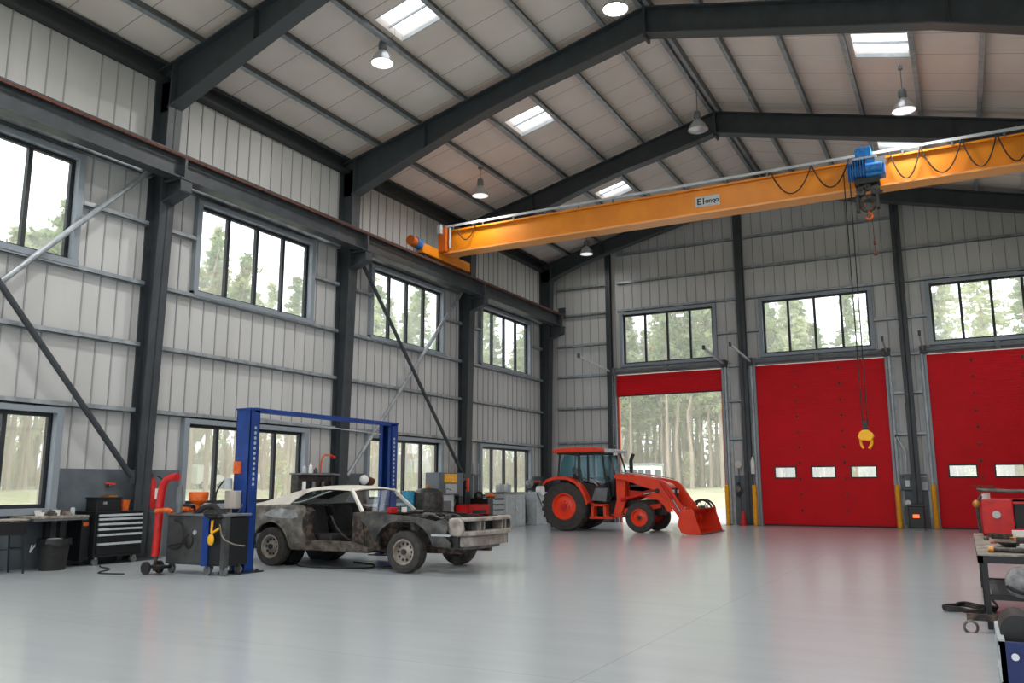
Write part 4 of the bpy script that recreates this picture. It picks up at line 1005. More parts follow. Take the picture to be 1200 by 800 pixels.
# loader
for s in (-1, 1):
    y = TY + s * .52
    MB().prism([(4.92, .42), (5.16, .42), (5.34, .9), (5.36, 1.66), (5.04, 1.7), (5.06, .95)], 'y', y - .07, y + .07).build('loader_mast', 'ored', tr, bevel=.012)
    MB().prism([(5.1, .62), (5.3, .7), (6.4, .85), (6.4, .72), (5.3, .5)], 'y', y - .05 - s * .1, y + .05 - s * .1).build('subframe', 'ored', tr, bevel=.01)
    ya = TY + s * .66
    a = MB().prism([(5.02, 1.6), (5.08, 1.74), (5.6, 1.72), (6.3, 1.58), (6.58, 1.52), (6.7, 1.42), (6.98, .98), (7.32, .42), (7.28, .3), (7.14, .28), (6.98, .5), (6.62, 1.0), (6.36, 1.22), (6.0, 1.32), (5.5, 1.5)], 'y', ya - .05, ya + .05).build('loader_arm', 'ored', tr, bevel=.012)
    MB().prism([(5.95, 1.0), (6.45, 1.28), (6.6, 1.1), (6.85, .62), (6.7, .6), (6.45, .95)], 'y', ya - .02, ya + .02).build('arm_gusset', 'ored', a)
    c = MB().cyl((5.22, ya - s * .02, .95), (5.95, ya - s * .02, 1.12), .05, n=12).build('lift_cylinder', 'redp', tr, smooth=True); MB().cyl((5.9, ya - s * .02, 1.11), (6.4, ya - s * .02, 1.2), .028, n=10).build('piston_rod', 'chrome', c, smooth=True)
    for o2 in (.085,):
        c = MB().cyl((6.5, ya + s * o2, 1.5), (6.86, ya + s * o2, .98), .042, n=12).build('tilt_cylinder', 'redp', tr, smooth=True); MB().cyl((6.84, ya + s * o2, 1.0), (7.14, ya + s * o2, .52), .026, n=10).build('piston_rod', 'chrome', c, smooth=True)
    MB().bar((6.66, ya + s * .07, 1.42), (7.2, ya + s * .07, .66), .03, .05).build('tilt_link', 'ored', tr)
    MB().cyl((6.4, ya - .07, 1.22), (6.4, ya + .07, 1.22), .07, n=14).build('pivot_pin', 'black', tr)
    MB().tube([(5.2, ya, 1.78), (6.0, ya, 1.68), (6.5, ya, 1.58)], .015).build('hydraulic_line', 'chrome', tr, smooth=True)
MB().cyl((7.0, TY - .66, .66), (7.0, TY + .66, .66), .06, n=14).build('cross_tube', 'ored', tr, smooth=True)
# bucket, open towards +x
BP = [(7.28, .68), (7.2, .52), (7.12, .28), (7.22, .06), (7.4, .02), (7.78, .02)]
bk = MB()
for a, b in zip(BP, BP[1:]):
    d = (Vector((b[0], 0, b[1])) - Vector((a[0], 0, a[1]))).normalized(); nx, nz = -d.z * .018, d.x * .018
    bk.prism([a, b, (b[0] + nx, b[1] + nz), (a[0] + nx, a[1] + nz)], 'y', TY - 1.2, TY + 1.2)
bk.prism([(7.26, .66), (7.56, .72), (7.56, .69), (7.28, .63)], 'y', TY - 1.2, TY + 1.2)
bko = bk.build('bucket', 'ored', tr)
for s in (-1, 1): MB().prism([(7.24, .68), (7.12, .28), (7.22, .05), (7.4, .01), (7.8, .01), (7.58, .72)], 'y', TY + s * 1.2 - .015, TY + s * 1.2 + .015).build('side_plate', 'ored', bko, bevel=.004)
MB().box(7.7, 7.86, TY - 1.21, TY + 1.21, .005, .03).build('cutting_edge', 'dull', bko)

# ================================================================== WINDOW WALL WORKSHOP
def simple(name, lab, cat, loc, parts, group=None):
    t = thing(name, lab, cat, loc, group)
    for n_, mb, m_, *k in parts: mb.build(n_, m_, t, **(k[0] if k else {}))
    return t
SM = dict(smooth=True)
# stool
t = thing('stool', 'black workshop stool cut by the picture edge beside the rubbish bin', 'stool', (.55, -21.95, 0)); t['label'] = 'black workshop stool with thin legs beside the rubbish bin'
MB().box(.35, .8, -22.3, -21.62, .84, .87).build('seat_top', 'wood', t, bevel=.01); MB().box(.37, .78, -22.28, -21.64, .62, .84).build('drawer_box', 'black', t, bevel=.03)
for x in (.4, .75):
    for y in (-22.2, -21.7): MB().tube([(x, y, .62), (x + (.03 if x > .5 else -.03), y + (.05 if y > -22 else -.05), .0)], .016).build('leg', 'black', t)
MB().tube([(.4, -21.68, .4), (.75, -21.68, .4), (.75, -22.2, .4)], .012).build('foot_rail', 'black', t)
# rubbish bin
t = thing('rubbish_bin', 'round dark grey rubbish bin with black liner on the floor under the bench', 'bin', (.62, -21.05, 0))
MB().lathe([(.001, 0), (.2, 0), (.25, .46), (.26, .46), (.26, .5), (.23, .5), (.18, .02), (.001, .02)], (.62, -21.05, 0), 'z', 28).build('body', 'black_rubber', t, smooth=True)
mb = MB(); rnd = random.Random(3)
P = []
for k in range(24):
    a = 2 * PI * k / 24; P.append((.275 + .02 * math.sin(k * 2.3), a))
vs = [(.62 + r * math.cos(a), -21.05 + r * math.sin(a), .42 + .03 * math.sin(5 * a)) for r, a in P] + [(.62 + .268 * math.cos(a), -21.05 + .268 * math.sin(a), .525) for r, a in P] + [(.62 + .2 * math.cos(a), -21.05 + .2 * math.sin(a), .47) for r, a in P]
mb.add(vs, [(r * 24 + k, r * 24 + (k + 1) % 24, (r + 1) * 24 + (k + 1) % 24, (r + 1) * 24 + k) for r in (0, 1) for k in range(24)]).build('liner', 'black', t, smooth=True, )
MB().ball((.62, -21.05, .46), .19, 12, (1, 1, .4)).build('rubbish', 'rag', t, smooth=True)
MB().tube([(.4, -21.2, .46), (.36, -21.3, .3), (.38, -21.28, .42)], .014).build('handle', 'white', t)
# bench by the wall
t = thing('wall_bench', 'thin topped wall bench joining the black tool chest', 'bench', (.5, -20.95, 0))
MB().box(.1, .72, -21.55, -20.5, .86, .9).build('bench_top', 'wood', t, bevel=.006); MB().box(.1, .7, -21.5, -20.5, .82, .86).build('apron', 'grey', t)
for y in (-20.9,): MB().box(.5, .6, y - .05, y + .05, 0, .82).build('leg', 'black', t); MB().box(.12, .2, y - .05, y + .05, 0, .82).build('leg', 'black', t)
rnd = random.Random(8)
CL_ = [('white_pot', 'white', 'small white pot among the clutter on the wall bench, nearest the window'), ('metal_part', 'dull', 'small metal casting among the clutter on the wall bench'), ('paper_cup', 'white', 'white paper cup among the clutter on the wall bench'), ('parts_tray', 'wood', 'low wooden parts tray on the wall bench'), ('spray_can', 'lgrey', 'upright pale spray can on the wall bench, nearest the black toolbox')]
for k, (nm, m_, lab) in enumerate(CL_):
    y = -21.2 + k * .14; x = .45 + .05 * (k % 2); h = (.06, .05, .09, .035, .13)[k]
    if k in (0, 2, 4): o = MB().lathe([(.001, 0), (.035, 0), (.04, h * .8), (.03 if k == 4 else .042, h), (.001, h)], (x, y, .9), 'z', 14)
    else: o = MB().box(x - .06, x + .06, y - .06, y + .06, .9, .9 + h).box(x - .03, x + .03, y - .07, y + .05, .9 + h, .93 + h)
    tag(o.build(nm, m_, loc=(x, y, .9), smooth=k in (0, 2, 4)), lab, 'bench clutter')
for k, (nm, m_, lab) in enumerate((('funnel_cup', 'white', 'white cup shaped funnel at the wall side of the bench, by the window trim'), ('pipe_elbow', 'dull', 'bent metal elbow at the wall side of the bench'), ('cream_jar', 'cream', 'cream jar at the wall side of the bench, next to the elbow'), ('rust_block', 'rust', 'rusty block at the wall side of the bench, next to the toolbox'))):
    y = -21.15 + k * .17; x = .25
    o = MB().lathe([(.001, 0), (.04, 0), (.06, .09), (.001, .09)], (x, y, .9), 'z', 14) if k in (0, 2) else (MB().curve([(x, y - .06, .92), (x, y, .95), (x + .02, y + .05, 1.0)], .025, 8) if k == 1 else MB().box(x - .05, x + .05, y - .05, y + .05, .9, .97))
    tag(o.build(nm, m_, loc=(x, y, .9), smooth=k < 3), lab, 'bench clutter')
# rolling tool chest
t = thing('tool_chest', 'black rolling tool chest with five silver edged drawers by the first column', 'tool chest', (.55, -19.75, 0))
MB().box(.06, .62, -20.3, -19.3, .14, .92).build('body', 'black', t, bevel=.01)
MB().box(.06, .66, -20.32, -19.32, .92, .95).build('worktop', 'cab_black', t, bevel=.005)
zz = [.2, .4, .56, .66, .75, .84, .91]
for a, b in zip(zz, zz[1:]):
    d = MB().box(.62, .64, -20.26, -19.34, a, b - .01).build('drawer', 'black', t, bevel=.003); MB().box(.64, .67, -20.25, -19.35, b - .05, b - .012).build('handle', 'lgrey', d)
for x in (.14, .54):
    for y in (-20.2, -19.4): w = MB().cyl((x - .02, y, .06), (x + .02, y, .06), .06, n=18).build('castor', 'grey', t); MB().box(x - .03, x + .03, y - .03, y + .03, .1, .145).build('castor_fork', 'chrome', w)
MB().box(.1, .5, -20.48, -20.31, .1, .86).build('side_locker', 'black', t); MB().box(.5, .505, -20.45, -20.35, .7, .76).build('sticker', 'orange', t)
# toolbox on the chest
t = thing('toolbox', 'black open toolbox with tools standing on the black tool chest', 'toolbox', (.4, -19.95, .95))
MB().box(.2, .52, -20.22, -19.72, .95, 1.17).build('box_body', 'black', t, bevel=.01)
MB().box(.19, .53, -20.23, -19.71, 1.17, 1.2).build('lid', 'cab_black', t); MB().box(.25, .45, -19.95, -19.75, 1.2, 1.23).build('tool_roll', 'brass', t)
MB().box(.52, .525, -20.1, -20.02, 1.07, 1.12).build('latch', 'chrome', t)
t = thing('paint_tub', 'round orange tub on the black tool chest beside the toolbox', 'tub', (.42, -19.58, .95))
MB().lathe([(.001, 0), (.075, 0), (.09, .17), (.1, .17), (.1, .19), (.08, .19), (.07, .02), (.001, .02)], (.42, -19.58, .95), 'z', 20).build('tub_body', 'orange', t, smooth=True)
MB().cyl((.42, -19.58, 1.1), (.42, -19.58, 1.13), .08, n=16).build('contents', 'redp', t)
MB().box(.66, .7, -19.26, -19.2, .3, .33).build('x', 'black') if False else None
t = thing('red_valve', 'small red lever valve on the dado beside the brace foot', 'valve', (.1, -19.75, 1.4)); MB().bar((.1, -19.78, 1.46), (.14, -19.6, 1.44), .03).build('lever', 'ored', t); MB().cyl((.05, -19.7, 1.4), (.14, -19.7, 1.42), .025).build('stem', 'dull', t)
# red first aid post on the panel right of the column
t = thing('fire_extinguisher', 'cluster of red extinguisher bottles hung on the dado next to the first column', 'fire extinguisher', (.15, -18.8, .95))
MB().lathe([(.001, 0), (.085, .01), (.09, .05), (.09, .5), (.06, .58), (.03, .6), (.03, .64), (.001, .64)], (.17, -18.8, .95), 'z', 20).build('bottle', 'redp', t, smooth=True)
MB().box(.08, .2, -18.83, -18.77, 1.58, 1.66).build('valve', 'dull', t); MB().curve([(.2, -18.7, 1.6), (.3, -18.66, 1.5), (.28, -18.66, 1.2), (.24, -18.68, 1.0)], .014).build('hose', 'black_rubber', t, smooth=True)
MB().box(.05, .09, -18.78, -18.66, 1.0, 1.5).build('wall_bracket', 'dull', t); MB().box(.255, .265, -18.78, -18.66, 1.15, 1.35).build('label_patch', 'white', t)
t = thing('reflector_post', 'narrow black locker with an orange strip beside the first column', 'locker', (.3, -18.85, 0))
MB().box(.06, .42, -18.84, -18.66, 0, .9).build('cabinet', 'grey', t, bevel=.01); MB().box(.42, .43, -18.8, -18.74, .25, .7).build('strip', 'orange', t)
# red extraction arm and stand
t = thing('exhaust_hose_stand', 'tall red bent pipe stand on wheels behind the grey welding cart', 'hose stand', (2.6, -20.75, 0))
MB().curve([(2.76, -20.72, .28), (2.78, -20.72, .8), (2.80, -20.72, 1.25), (2.86, -20.72, 1.45), (3.00, -20.72, 1.53), (3.16, -20.72, 1.54)], .062, 14).build('red_pipe', 'redp', t, smooth=True)
MB().tube([(2.78, -20.72, .3), (2.76, -20.72, .05)], .03).build('foot_pole', 'rusty', t); MB().box(2.68, 3.03, -20.82, -20.62, .1, .14).build('base', 'black', t)
for y in (-20.84, -20.58): MB().cyl((2.7, y - .02, .1), (2.7, y + .02, .1), .1, n=20).build('wheel', 'black_rubber', t)
MB().lathe([(.0, 0), (.05, .02), (.06, .3), (.045, .42), (.03, .46)], (3.10, -20.6, .95), 'z', 16).build('grey_hose', 'grey', t, smooth=True)
MB().curve([(2.80, -20.8, 1.0), (3.08, -20.8, 1.02), (3.18, -20.8, .98)], .035, 8).build('side_nozzle', 'orange', t, smooth=True)
# welding cart
t = thing('service_cart', 'grey steel service cart with blue corner strip and coiled hose', 'cart', (3.35, -20.4, 0))
MB().box(2.76, 3.58, -20.52, -20.0, .15, .92).build('cabinet', 'dgrey', t, bevel=.012)
MB().box(3.58, 3.72, -20.53, -20.35, .14, .92).build('blue_corner', 'blue', t, bevel=.006)
MB().box(3.62, 4.06, -20.5, -20.0, .15, .9).build('dark_bay', 'black', t, bevel=.01)
MB().box(4.0, 4.08, -20.52, -20.42, .12, .92).build('corner_post', 'dgrey', t)
MB().box(2.74, 4.1, -20.54, -19.98, .92, .96).build('top_tray', 'grey', t, bevel=.01)
for x, y in ((2.84, -20.45), (3.68, -20.46), (4.03, -20.46), (3.3, -20.08), (3.95, -20.08)):
    w = MB().cyl((x, y - .02, .075), (x, y + .02, .075), .075, n=18).build('castor', 'grey', t); MB().box(x - .025, x + .025, y - .03, y + .03, .1, .16).build('castor_fork', 'dull', w)
MB().curve([(2.95, -20.55, .85), (3.15, -20.56, .78), (3.2, -20.56, .55), (3.05, -20.56, .4), (2.86, -20.56, .42), (2.95, -20.56, .46), (3.2, -20.56, .5)], .014, 8).build('coiled_hose', 'black_rubber', t, smooth=True)
MB().ball((3.3, -20.54, .52), .09, 12, (1, .35, 1.3)).build('torch_holder', 'black', t, smooth=True); MB().cyl((3.42, -20.54, .66), (3.42, -20.515, .66), .035).build('gauge', 'lgrey', t)
MB().curve([(3.35, -20.48, .95), (3.6, -20.52, 1.06), (3.85, -20.52, 1.06), (4.0, -20.54, .9)], .045, 8).build('black_lead', 'black_rubber', t, smooth=True)
MB().ball((3.8, -20.48, .96), .17, 12, (1.3, .9, .5)).build('cloth_bundle', 'black_rubber', t, smooth=True)
MB().curve([(4.0, -20.56, .8), (4.1, -20.58, .6), (4.25, -20.5, .5), (4.4, -20.4, .47)], .014).build('cable', 'dull', t, smooth=True)
t2 = thing('yellow_clamp', 'yellow lifting clamp hanging at the black end of the service cart', 'clamp', (3.86, -20.56, .6))
MB().curve([(3.84, -20.56, .86), (3.84, -20.57, .68), (3.88, -20.57, .68), (4.0, -20.57, .74)], .02).build('arm', 'yellow', t2, smooth=True); MB().ball((3.84, -20.58, .56), .07, 12, (1, .5, 1.3)).build('body', 'yellow', t2, smooth=True)
t2 = thing('orange_funnel', 'orange funnel tub standing on the grey service cart', 'funnel', (3.2, -20.3, .96))
MB().lathe([(.03, 0), (.04, .12), (.15, .2), (.16, .32), (.15, .34), (.13, .32), (.12, .22), (.02, .14)], (3.2, -20.3, .96), 'z', 24).build('bowl', 'orange', t2, smooth=True); MB().cyl((3.2, -20.3, .96), (3.2, -20.3, .99), .09).build('foot', 'redp', t2)
for k, (x, y, lab, m_, r) in enumerate(((2.95, -20.3, 'oily black filter lying on the grey service cart', 'black_rubber', .07), (3.02, -20.42, 'orange clamp lamp on the grey service cart', 'orange', .05), (3.4, -20.25, 'grey oil can lying on the grey service cart', 'lgrey', .08))):
    tag(MB().cyl((x - .09, y, .965 + r), (x + .09, y + .04, .965 + r), r, r * .8, 16).cyl((x + .09, y + .04, .965 + r), (x + .14, y + .06, .965 + r), r * .4).build(('oil_filter', 'clamp_lamp', 'oil_can')[k], m_, loc=(x, y, .965), smooth=True), lab, 'cart clutter')
tag(MB().curve([(2.4, -21.0, .012), (1.9, -21.1, .012), (1.5, -20.6, .012), (1.0, -20.4, .012), (.7, -20.2, .012)], .011).build('floor_cable', 'black_rubber', loc=(1.6, -20.8, 0), smooth=True), 'black cable lying on the floor from the tool chest to the red stand', 'cable')

# things along the wall behind the car
t = thing('grease_post', 'thin orange bent pipe rising above the dado beside the second column', 'pipe', (.3, -13.9, 1.4))
MB().curve([(.25, -13.92, 1.2), (.27, -13.92, 1.9), (.3, -13.88, 2.12), (.32, -13.76, 2.16), (.32, -13.6, 2.14)], .022).build('pipe', 'orange', t, smooth=True); MB().cyl((.32, -13.62, 2.14), (.34, -13.5, 2.1), .04).build('nozzle', 'redp', t); MB().box(.05, .3, -13.97, -13.87, 1.18, 1.28).build('clamp', 'dark_metal', t)
t = thing('oil_dispenser', 'dark oil dispenser rack hung below the window wall behind the car roof', 'rack', (.25, -14.0, .9))
MB().box(.06, .3, -14.75, -13.4, .8, 1.66).build('back_board', 'dark_metal', t, bevel=.01); MB().box(.06, .42, -14.8, -13.35, 1.66, 1.7).build('shelf', 'grey', t)
for k in range(4): MB().cyl((.35, -14.6 + k * .34, 1.2), (.35, -14.6 + k * .34, 1.5), .05).build('reel', ('white', 'grey', 'dull', 'black')[k], t, smooth=True)
for k, (y, h, m_, lab) in enumerate(((-14.5, .2, 'lgrey', 'short grey bottle on the oil rack shelf, next to the window'), (-14.28, .26, 'white', 'tall white bottle on the oil rack shelf'), (-14.1, .14, 'dull', 'small dull tin on the oil rack shelf, beside the orange pipe'))):
    tag(MB().lathe([(.001, 0), (.05, 0), (.05, h * .65), (.02, h * .8), (.02, h), (.001, h)], (.26, y, 1.7), 'z', 14).build('bottle', m_, loc=(.26, y, 1.7), smooth=True), lab, 'bottle', 'bottles on the oil rack')
t = thing('wall_hand_lamp', 'small pinkish work lamp head above the car roof by the second column', 'work lamp', (.4, -12.2, 1.5))
MB().ball((.4, -12.35, 1.55), .13, 14).build('head', 'white', t, smooth=True); MB().cyl((.4, -12.22, 1.55), (.4, -12.0, 1.5), .1, n=14).build('housing', 'rust', t, smooth=True); MB().box(.04, .4, -12.1, -12.04, 1.4, 1.5).build('bracket', 'black', t)
# long bench under the third window
t = thing('long_bench', 'long grey steel bench under the windows behind the car bonnet', 'bench', (.4, -10, 0))
MB().box(.06, .7, -12.2, -9.1, .84, .9).build('bench_top', 'lgrey', t, bevel=.006)
for y in (-12.1, -11.1, -10.1, -9.2): MB().box(.6, .66, y - .03, y + .03, 0, .84).build('leg', 'grey', t)
MB().box(.08, .64, -12.15, -9.15, .3, .33).build('shelf', 'grey', t)
t = thing('compressor_tank', 'round topped dark upright tank with teal side beside the window mullions', 'tank', (.75, -10.25, .2))
MB().lathe([(.001, 0), (.42, 0), (.44, .05), (.44, .85), (.4, 1.0), (.28, 1.1), (.001, 1.14)], (1.0, -10.2, .2), 'z', 30).build('tank', 'dark_metal', t, smooth=True)
for a in (0, 2.1, 4.2): MB().bar((1.0 + .35 * math.cos(a), -10.2 + .35 * math.sin(a), 0), (1.0 + .35 * math.cos(a), -10.2 + .35 * math.sin(a), .25), .06).build('leg', 'black', t)
MB().cyl((.62, -10.62, .3), (.62, -10.62, 1.25), .18, n=18).build('side_bottle', 'teal', t, smooth=True); MB().cyl((1.0, -10.2, 1.33), (1.0, -10.2, 1.42), .05).build('valve', 'brass', t)
t = thing('parts_washer', 'pale grey box shaped parts washer between the round tank and the yellow sign', 'machine', (.7, -9.2, 0))
MB().box(.35, 1.05, -9.62, -8.9, 0, 1.12).build('cabinet', 'lgrey', t, bevel=.015); MB().box(.33, 1.08, -9.64, -8.88, 1.12, 1.16).build('lid', 'grey', t, bevel=.01); MB().box(1.05, 1.06, -9.5, -9.05, .55, .95).build('panel', 'grey', t)
MB().curve([(1.0, -9.3, 1.15), (1.05, -9.3, 1.3), (1.12, -9.15, 1.25)], .015).build('tap', 'dull', t, smooth=True)
t = thing('control_cabinet', 'grey control cabinet with bright yellow sign and window beside the third column', 'control cabinet', (.4, -8.3, 0))
MB().box(.06, .55, -8.95, -7.55, 0, 1.78).build('cabinet', 'dado', t, bevel=.01); MB().box(.55, .57, -8.66, -7.95, 1.48, 1.74).build('yellow_sign', 'yellow', t, bevel=.004)
for k, (yy_, zz_) in enumerate(((-8.46, 1.65), (-8.36, 1.65), (-8.24, 1.62), (-8.18, 1.53))): MB().cyl((.57, yy_, zz_), (.576, yy_, zz_), .02, n=10).build('sign_dot', 'white', t)
MB().box(.55, .575, -8.6, -7.98, 1.15, 1.44).build('display_window', 'lgrey', t, bevel=.004); MB().box(.55, .65, -8.62, -7.96, 1.08, 1.13).build('ledge', 'black', t)
MB().box(.55, .72, -8.62, -8.25, .68, 1.0).build('black_gauge_box', 'black', t, bevel=.01); MB().box(.55, .7, -8.05, -7.8, .6, 1.08).build('black_gauge_box', 'black', t, bevel=.01); MB().cyl((.72, -8.43, .84), (.74, -8.43, .84), .09).build('dial', 'grey', t)
t = thing('red_wall_bar', 'red fire hose nozzle bar fixed to the third column', 'nozzle', (.5, -7.15, 1.3))
MB().tube([(.5, -7.2, 1.22), (.5, -7.2, 1.62)], .05, 12).build('bar', 'ored', t, smooth=True); MB().box(.4, .5, -7.24, -7.16, 1.3, 1.36).build('clip', 'black', t); MB().box(.4, .5, -7.24, -7.16, 1.5, 1.55).build('clip', 'black', t)
t = thing('red_crate', 'bright red open metal crate on a stand in front of the third column', 'crate', (1.2, -8.2, .4))
MB().box(.95, 1.4, -8.65, -7.35, .5, .53).box(.95, .97, -8.65, -7.35, .5, .82).box(1.38, 1.4, -8.65, -7.35, .5, .82).box(.95, 1.4, -8.65, -8.63, .5, .82).box(.95, 1.4, -7.37, -7.35, .5, .82).build('crate_body', 'redp', t)
for x in (1.0, 1.35):
    for y in (-8.58, -7.42): MB().box(x - .02, x + .02, y - .02, y + .02, 0, .5).build('leg', 'black', t)
MB().box(1.4, 1.41, -8.4, -7.6, .56, .66).build('dark_slot', 'black', t)
t = thing('drawer_cabinet', 'low drawer cabinet with four pale drawers and red rags on top', 'drawer cabinet', (.7, -6.0, 0))
MB().box(.2, .9, -6.6, -5.5, 0, .98).build('body', 'black', t, bevel=.01)
for k in range(5): d = MB().box(.9, .92, -6.28, -5.54, .1 + k * .175, .25 + k * .175).build('drawer', 'lgrey', t, bevel=.004); MB().box(.92, .94, -6.2, -5.62, .22 + k * .175, .24 + k * .175).build('handle', 'black', d)
tag(MB().ball((.6, -5.9, 1.04), .16, 12, (.8, 1.4, .55)).build('red_rag', 'orange', loc=(.6, -5.9, .98), smooth=True), 'crumpled orange red rag on the low drawer cabinet', 'rag')
tag(MB().ball((.5, -6.5, 1.05), .2, 12, (.8, .8, .8)).build('black_motor', 'dark_metal', loc=(.5, -6.5, .98), smooth=True), 'oily black motor on the low drawer cabinet next to the rag', 'motor')
t = thing('white_cabinet', 'pale grey locker with slightly open door under the last window', 'locker', (.5, -4.6, 0))
MB().box(.1, .85, -5.4, -3.9, 0, 1.12).build('body', 'lgrey', t, bevel=.01); MB().box(.08, .88, -5.42, -3.7, 1.12, 1.16).build('top', 'dull', t)
MB().box(.85, .87, -5.36, -4.66, .05, 1.08).build('door', 'lgrey', t, bevel=.004); MB().box(.85, .87, -4.64, -3.94, .05, 1.08).build('door', 'lgrey', t, bevel=.004); MB().box(.87, .89, -4.72, -4.68, .5, .64).build('handle', 'dull', t)
t = thing('black_coat', 'long black coat hanging from the pale locker corner', 'coat', (.6, -3.75, .1))
MB().prism([(-3.86, 1.1), (-3.72, 1.12), (-3.62, 1.0), (-3.5, .1), (-3.66, .06), (-3.9, .1)], 'x', .45, .75).build('cloth', 'black_rubber', t, bevel=.04); MB().tube([(.6, -3.78, 1.08), (.6, -3.74, 1.2)], .012).build('hook', 'chrome', t)
t = thing('tyre_changer', 'pale workshop machine with round white head next to the tractor wheel', 'machine', (.7, -2.9, 0))
MB().box(.3, 1.0, -3.3, -2.35, 0, 1.15).build('cabinet', 'lgrey', t, bevel=.02); MB().cyl((.85, -2.9, 1.2), (1.05, -2.9, 1.2), .17, n=20).build('white_disc', 'white', t, smooth=True)
MB().ball((.6, -3.05, 1.45), .16, 12).build('spool', 'rag', t, smooth=True); MB().bar((1.02, -3.25, 1.1), (1.1, -2.6, .08), .025).build('lever', 'black', t); MB().box(.35, .9, -2.85, -2.4, 1.2, 1.5).build('motor_head', 'black', t, bevel=.03); MB().box(.6, .8, -2.7, -2.5, 1.5, 1.56).build('red_cap', 'redp', t)
MB().cyl((1.0, -2.45, .45), (1.08, -2.45, .45), .11, n=18).build('side_disc', 'white', t)
for k, (y, lab) in enumerate(((-4.9, 'white plastic canister on the pale locker, nearest the mullion'), (-4.4, 'white plastic canister on the pale locker, beside the coat'))):
    o = MB().box(.3, .5, y - .14, y + .14, 1.16, 1.42).box(.37, .43, y - .05, y + .05, 1.42, 1.47); tag(o.build('canister', 'lgrey', loc=(.4, y, 1.16), bevel=.02), lab, 'canister', 'canisters on the locker')
t = thing('pipe_rack', 'grey upright pipe frame standing before the small pillar of the last bay', 'frame', (.4, -6.2, 0))
for y in (-6.3, -5.95): MB().tube([(.16, y, 1.0), (.16, y, 2.1)], .02).build('upright', 'lgrey', t)
MB().box(.12, .2, -6.35, -5.9, 1.72, 1.76).build('crossbar', 'grey', t)

# ------------------------------------------------------------------ door wall details
for x, y, lab in ((7.05, -.42, 'yellow steel bollard at the jamb of the open doorway'), (8.0, -.42, 'yellow steel bollard at the closed door next to the open doorway'), (12.52, -.42, 'yellow steel bollard beside the hanging grey tube'), (13.56, -.42, 'yellow steel bollard at the jamb of the red door behind the work bench')):
    t = thing('bollard', lab, 'bollard', (x, y, 0), 'yellow bollards'); MB().cyl((x, y, 0), (x, y, 1.36), .075, n=18).build('tube', 'bollard', t, smooth=True); MB().lathe([(.001, .03), (.05, .022), (.075, 0)], (x, y, 1.36), 'z', 18).build('cap', 'bollard', t, smooth=True); MB().box(x - .1, x + .1, y - .1, y + .1, 0, .012).build('foot_plate', 'dull', t)
t = thing('wall_bell', 'round cream alarm bell on the panel between doorway and closed door', 'bell', (7.42, -.1, 2.1)); MB().cyl((7.42, -.06, 2.1), (7.42, -.16, 2.1), .12, n=20).build('gong', 'cream', t, smooth=True); MB().box(7.36, 7.48, -.06, -.02, 1.85, 2.0).build('back_box', 'lgrey', t)
t = thing('valve_cluster', 'dark valve and gauges below the round bell', 'valves', (7.42, -.15, 1.3))
MB().tube([(7.42, -.12, .3), (7.42, -.12, 1.95)], .025).build('pipe', 'grey', t); 
for z, r in ((1.25, .1), (1.05, .07), (1.42, .06)): MB().cyl((7.4, -.12, z), (7.4, -.24, z), r, n=14).build('gauge', 'black' if r < .1 else 'dull', t)
MB().lathe([(.06, -.01), (.07, 0), (.06, .01)], (7.5, -.2, 1.15), 'y', 16).build('hand_wheel', 'rust', t)
tag(MB().lathe([(.001, 0), (.07, .02), (.075, .45), (.04, .55), (.02, .6), (.001, .6)], (8.02 - .06, -.3, 1.75), 'z', 16).build('white_bottle', 'white', loc=(7.96, -.3, 1.75), smooth=True), 'white cylinder hung on the narrow panel next to the wind column', 'cylinder')
t = thing('red_cone', 'small red cone standing on the floor between two yellow bollards', 'cone', (7.62, -.62, 0)); MB().lathe([(.001, .5), (.04, .48), (.1, .04), (.1, 0)], (7.62, -.62, .02), 'z', 18).build('cone_body', 'redp', t, smooth=True); MB().box(7.49, 7.75, -.75, -.49, 0, .025).build('base', 'redp', t)
t = thing('switch_box', 'dark switch box with white display between the closed red doors', 'switch box', (12.8, -.1, 1.4)); MB().box(12.62, 12.96, -.16, -.05, 1.2, 1.7).build('box', 'dado', t, bevel=.01); MB().box(12.75, 12.88, -.18, -.16, 1.32, 1.52).build('display', 'white', t); MB().box(12.68, 12.72, -.19, -.16, 1.58, 1.64).build('switch', 'black', t)
t = thing('junction_box', 'grey junction box behind the wind column between the closed doors', 'junction box', (13.32, -.1, 1.4)); MB().box(13.2, 13.42, -.14, -.05, 1.2, 1.66).build('box', 'lgrey', t, bevel=.01); MB().box(13.22, 13.4, -.15, -.14, 1.46, 1.62).build('cover', 'grey', t)
t = thing('hanging_tube', 'bent grey extraction tube hanging from the panel above the switch box', 'tube', (12.8, -.2, 2.4)); MB().curve([(12.6, -.16, 2.95), (12.7, -.2, 2.75), (12.83, -.24, 2.4), (12.82, -.24, 2.1), (12.78, -.22, 1.8)], .04, 8).build('tube', 'lgrey', t, smooth=True); MB().box(12.55, 12.65, -.2, -.02, 2.9, 3.0).build('bracket', 'steel', t)
t = thing('battery_charger', 'black floor charger with orange display between the yellow bollards', 'charger', (13.05, -1.6, 0)); MB().box(12.84, 13.28, -1.45, -1.05, .06, .72).build('housing', 'black', t, bevel=.02); MB().box(12.96, 13.14, -1.47, -1.45, .38, .48).build('display', 'screen', t); MB().box(12.82, 13.3, -1.47, -1.03, .72, .78).build('lid', 'cab_black', t, bevel=.01); MB().box(12.86, 13.26, -1.46, -1.04, 0, .06).build('skirt', 'grey', t)
t = thing('pipe_valve', 'small round white gauge low on the dado beside the charger', 'gauge', (12.78, -.1, .75)); MB().cyl((12.78, -.05, .8), (12.78, -.13, .8), .09, n=18).build('dial', 'white', t); MB().box(12.66, 12.9, -.12, -.05, .1, .7).build('duct', 'dado', t)

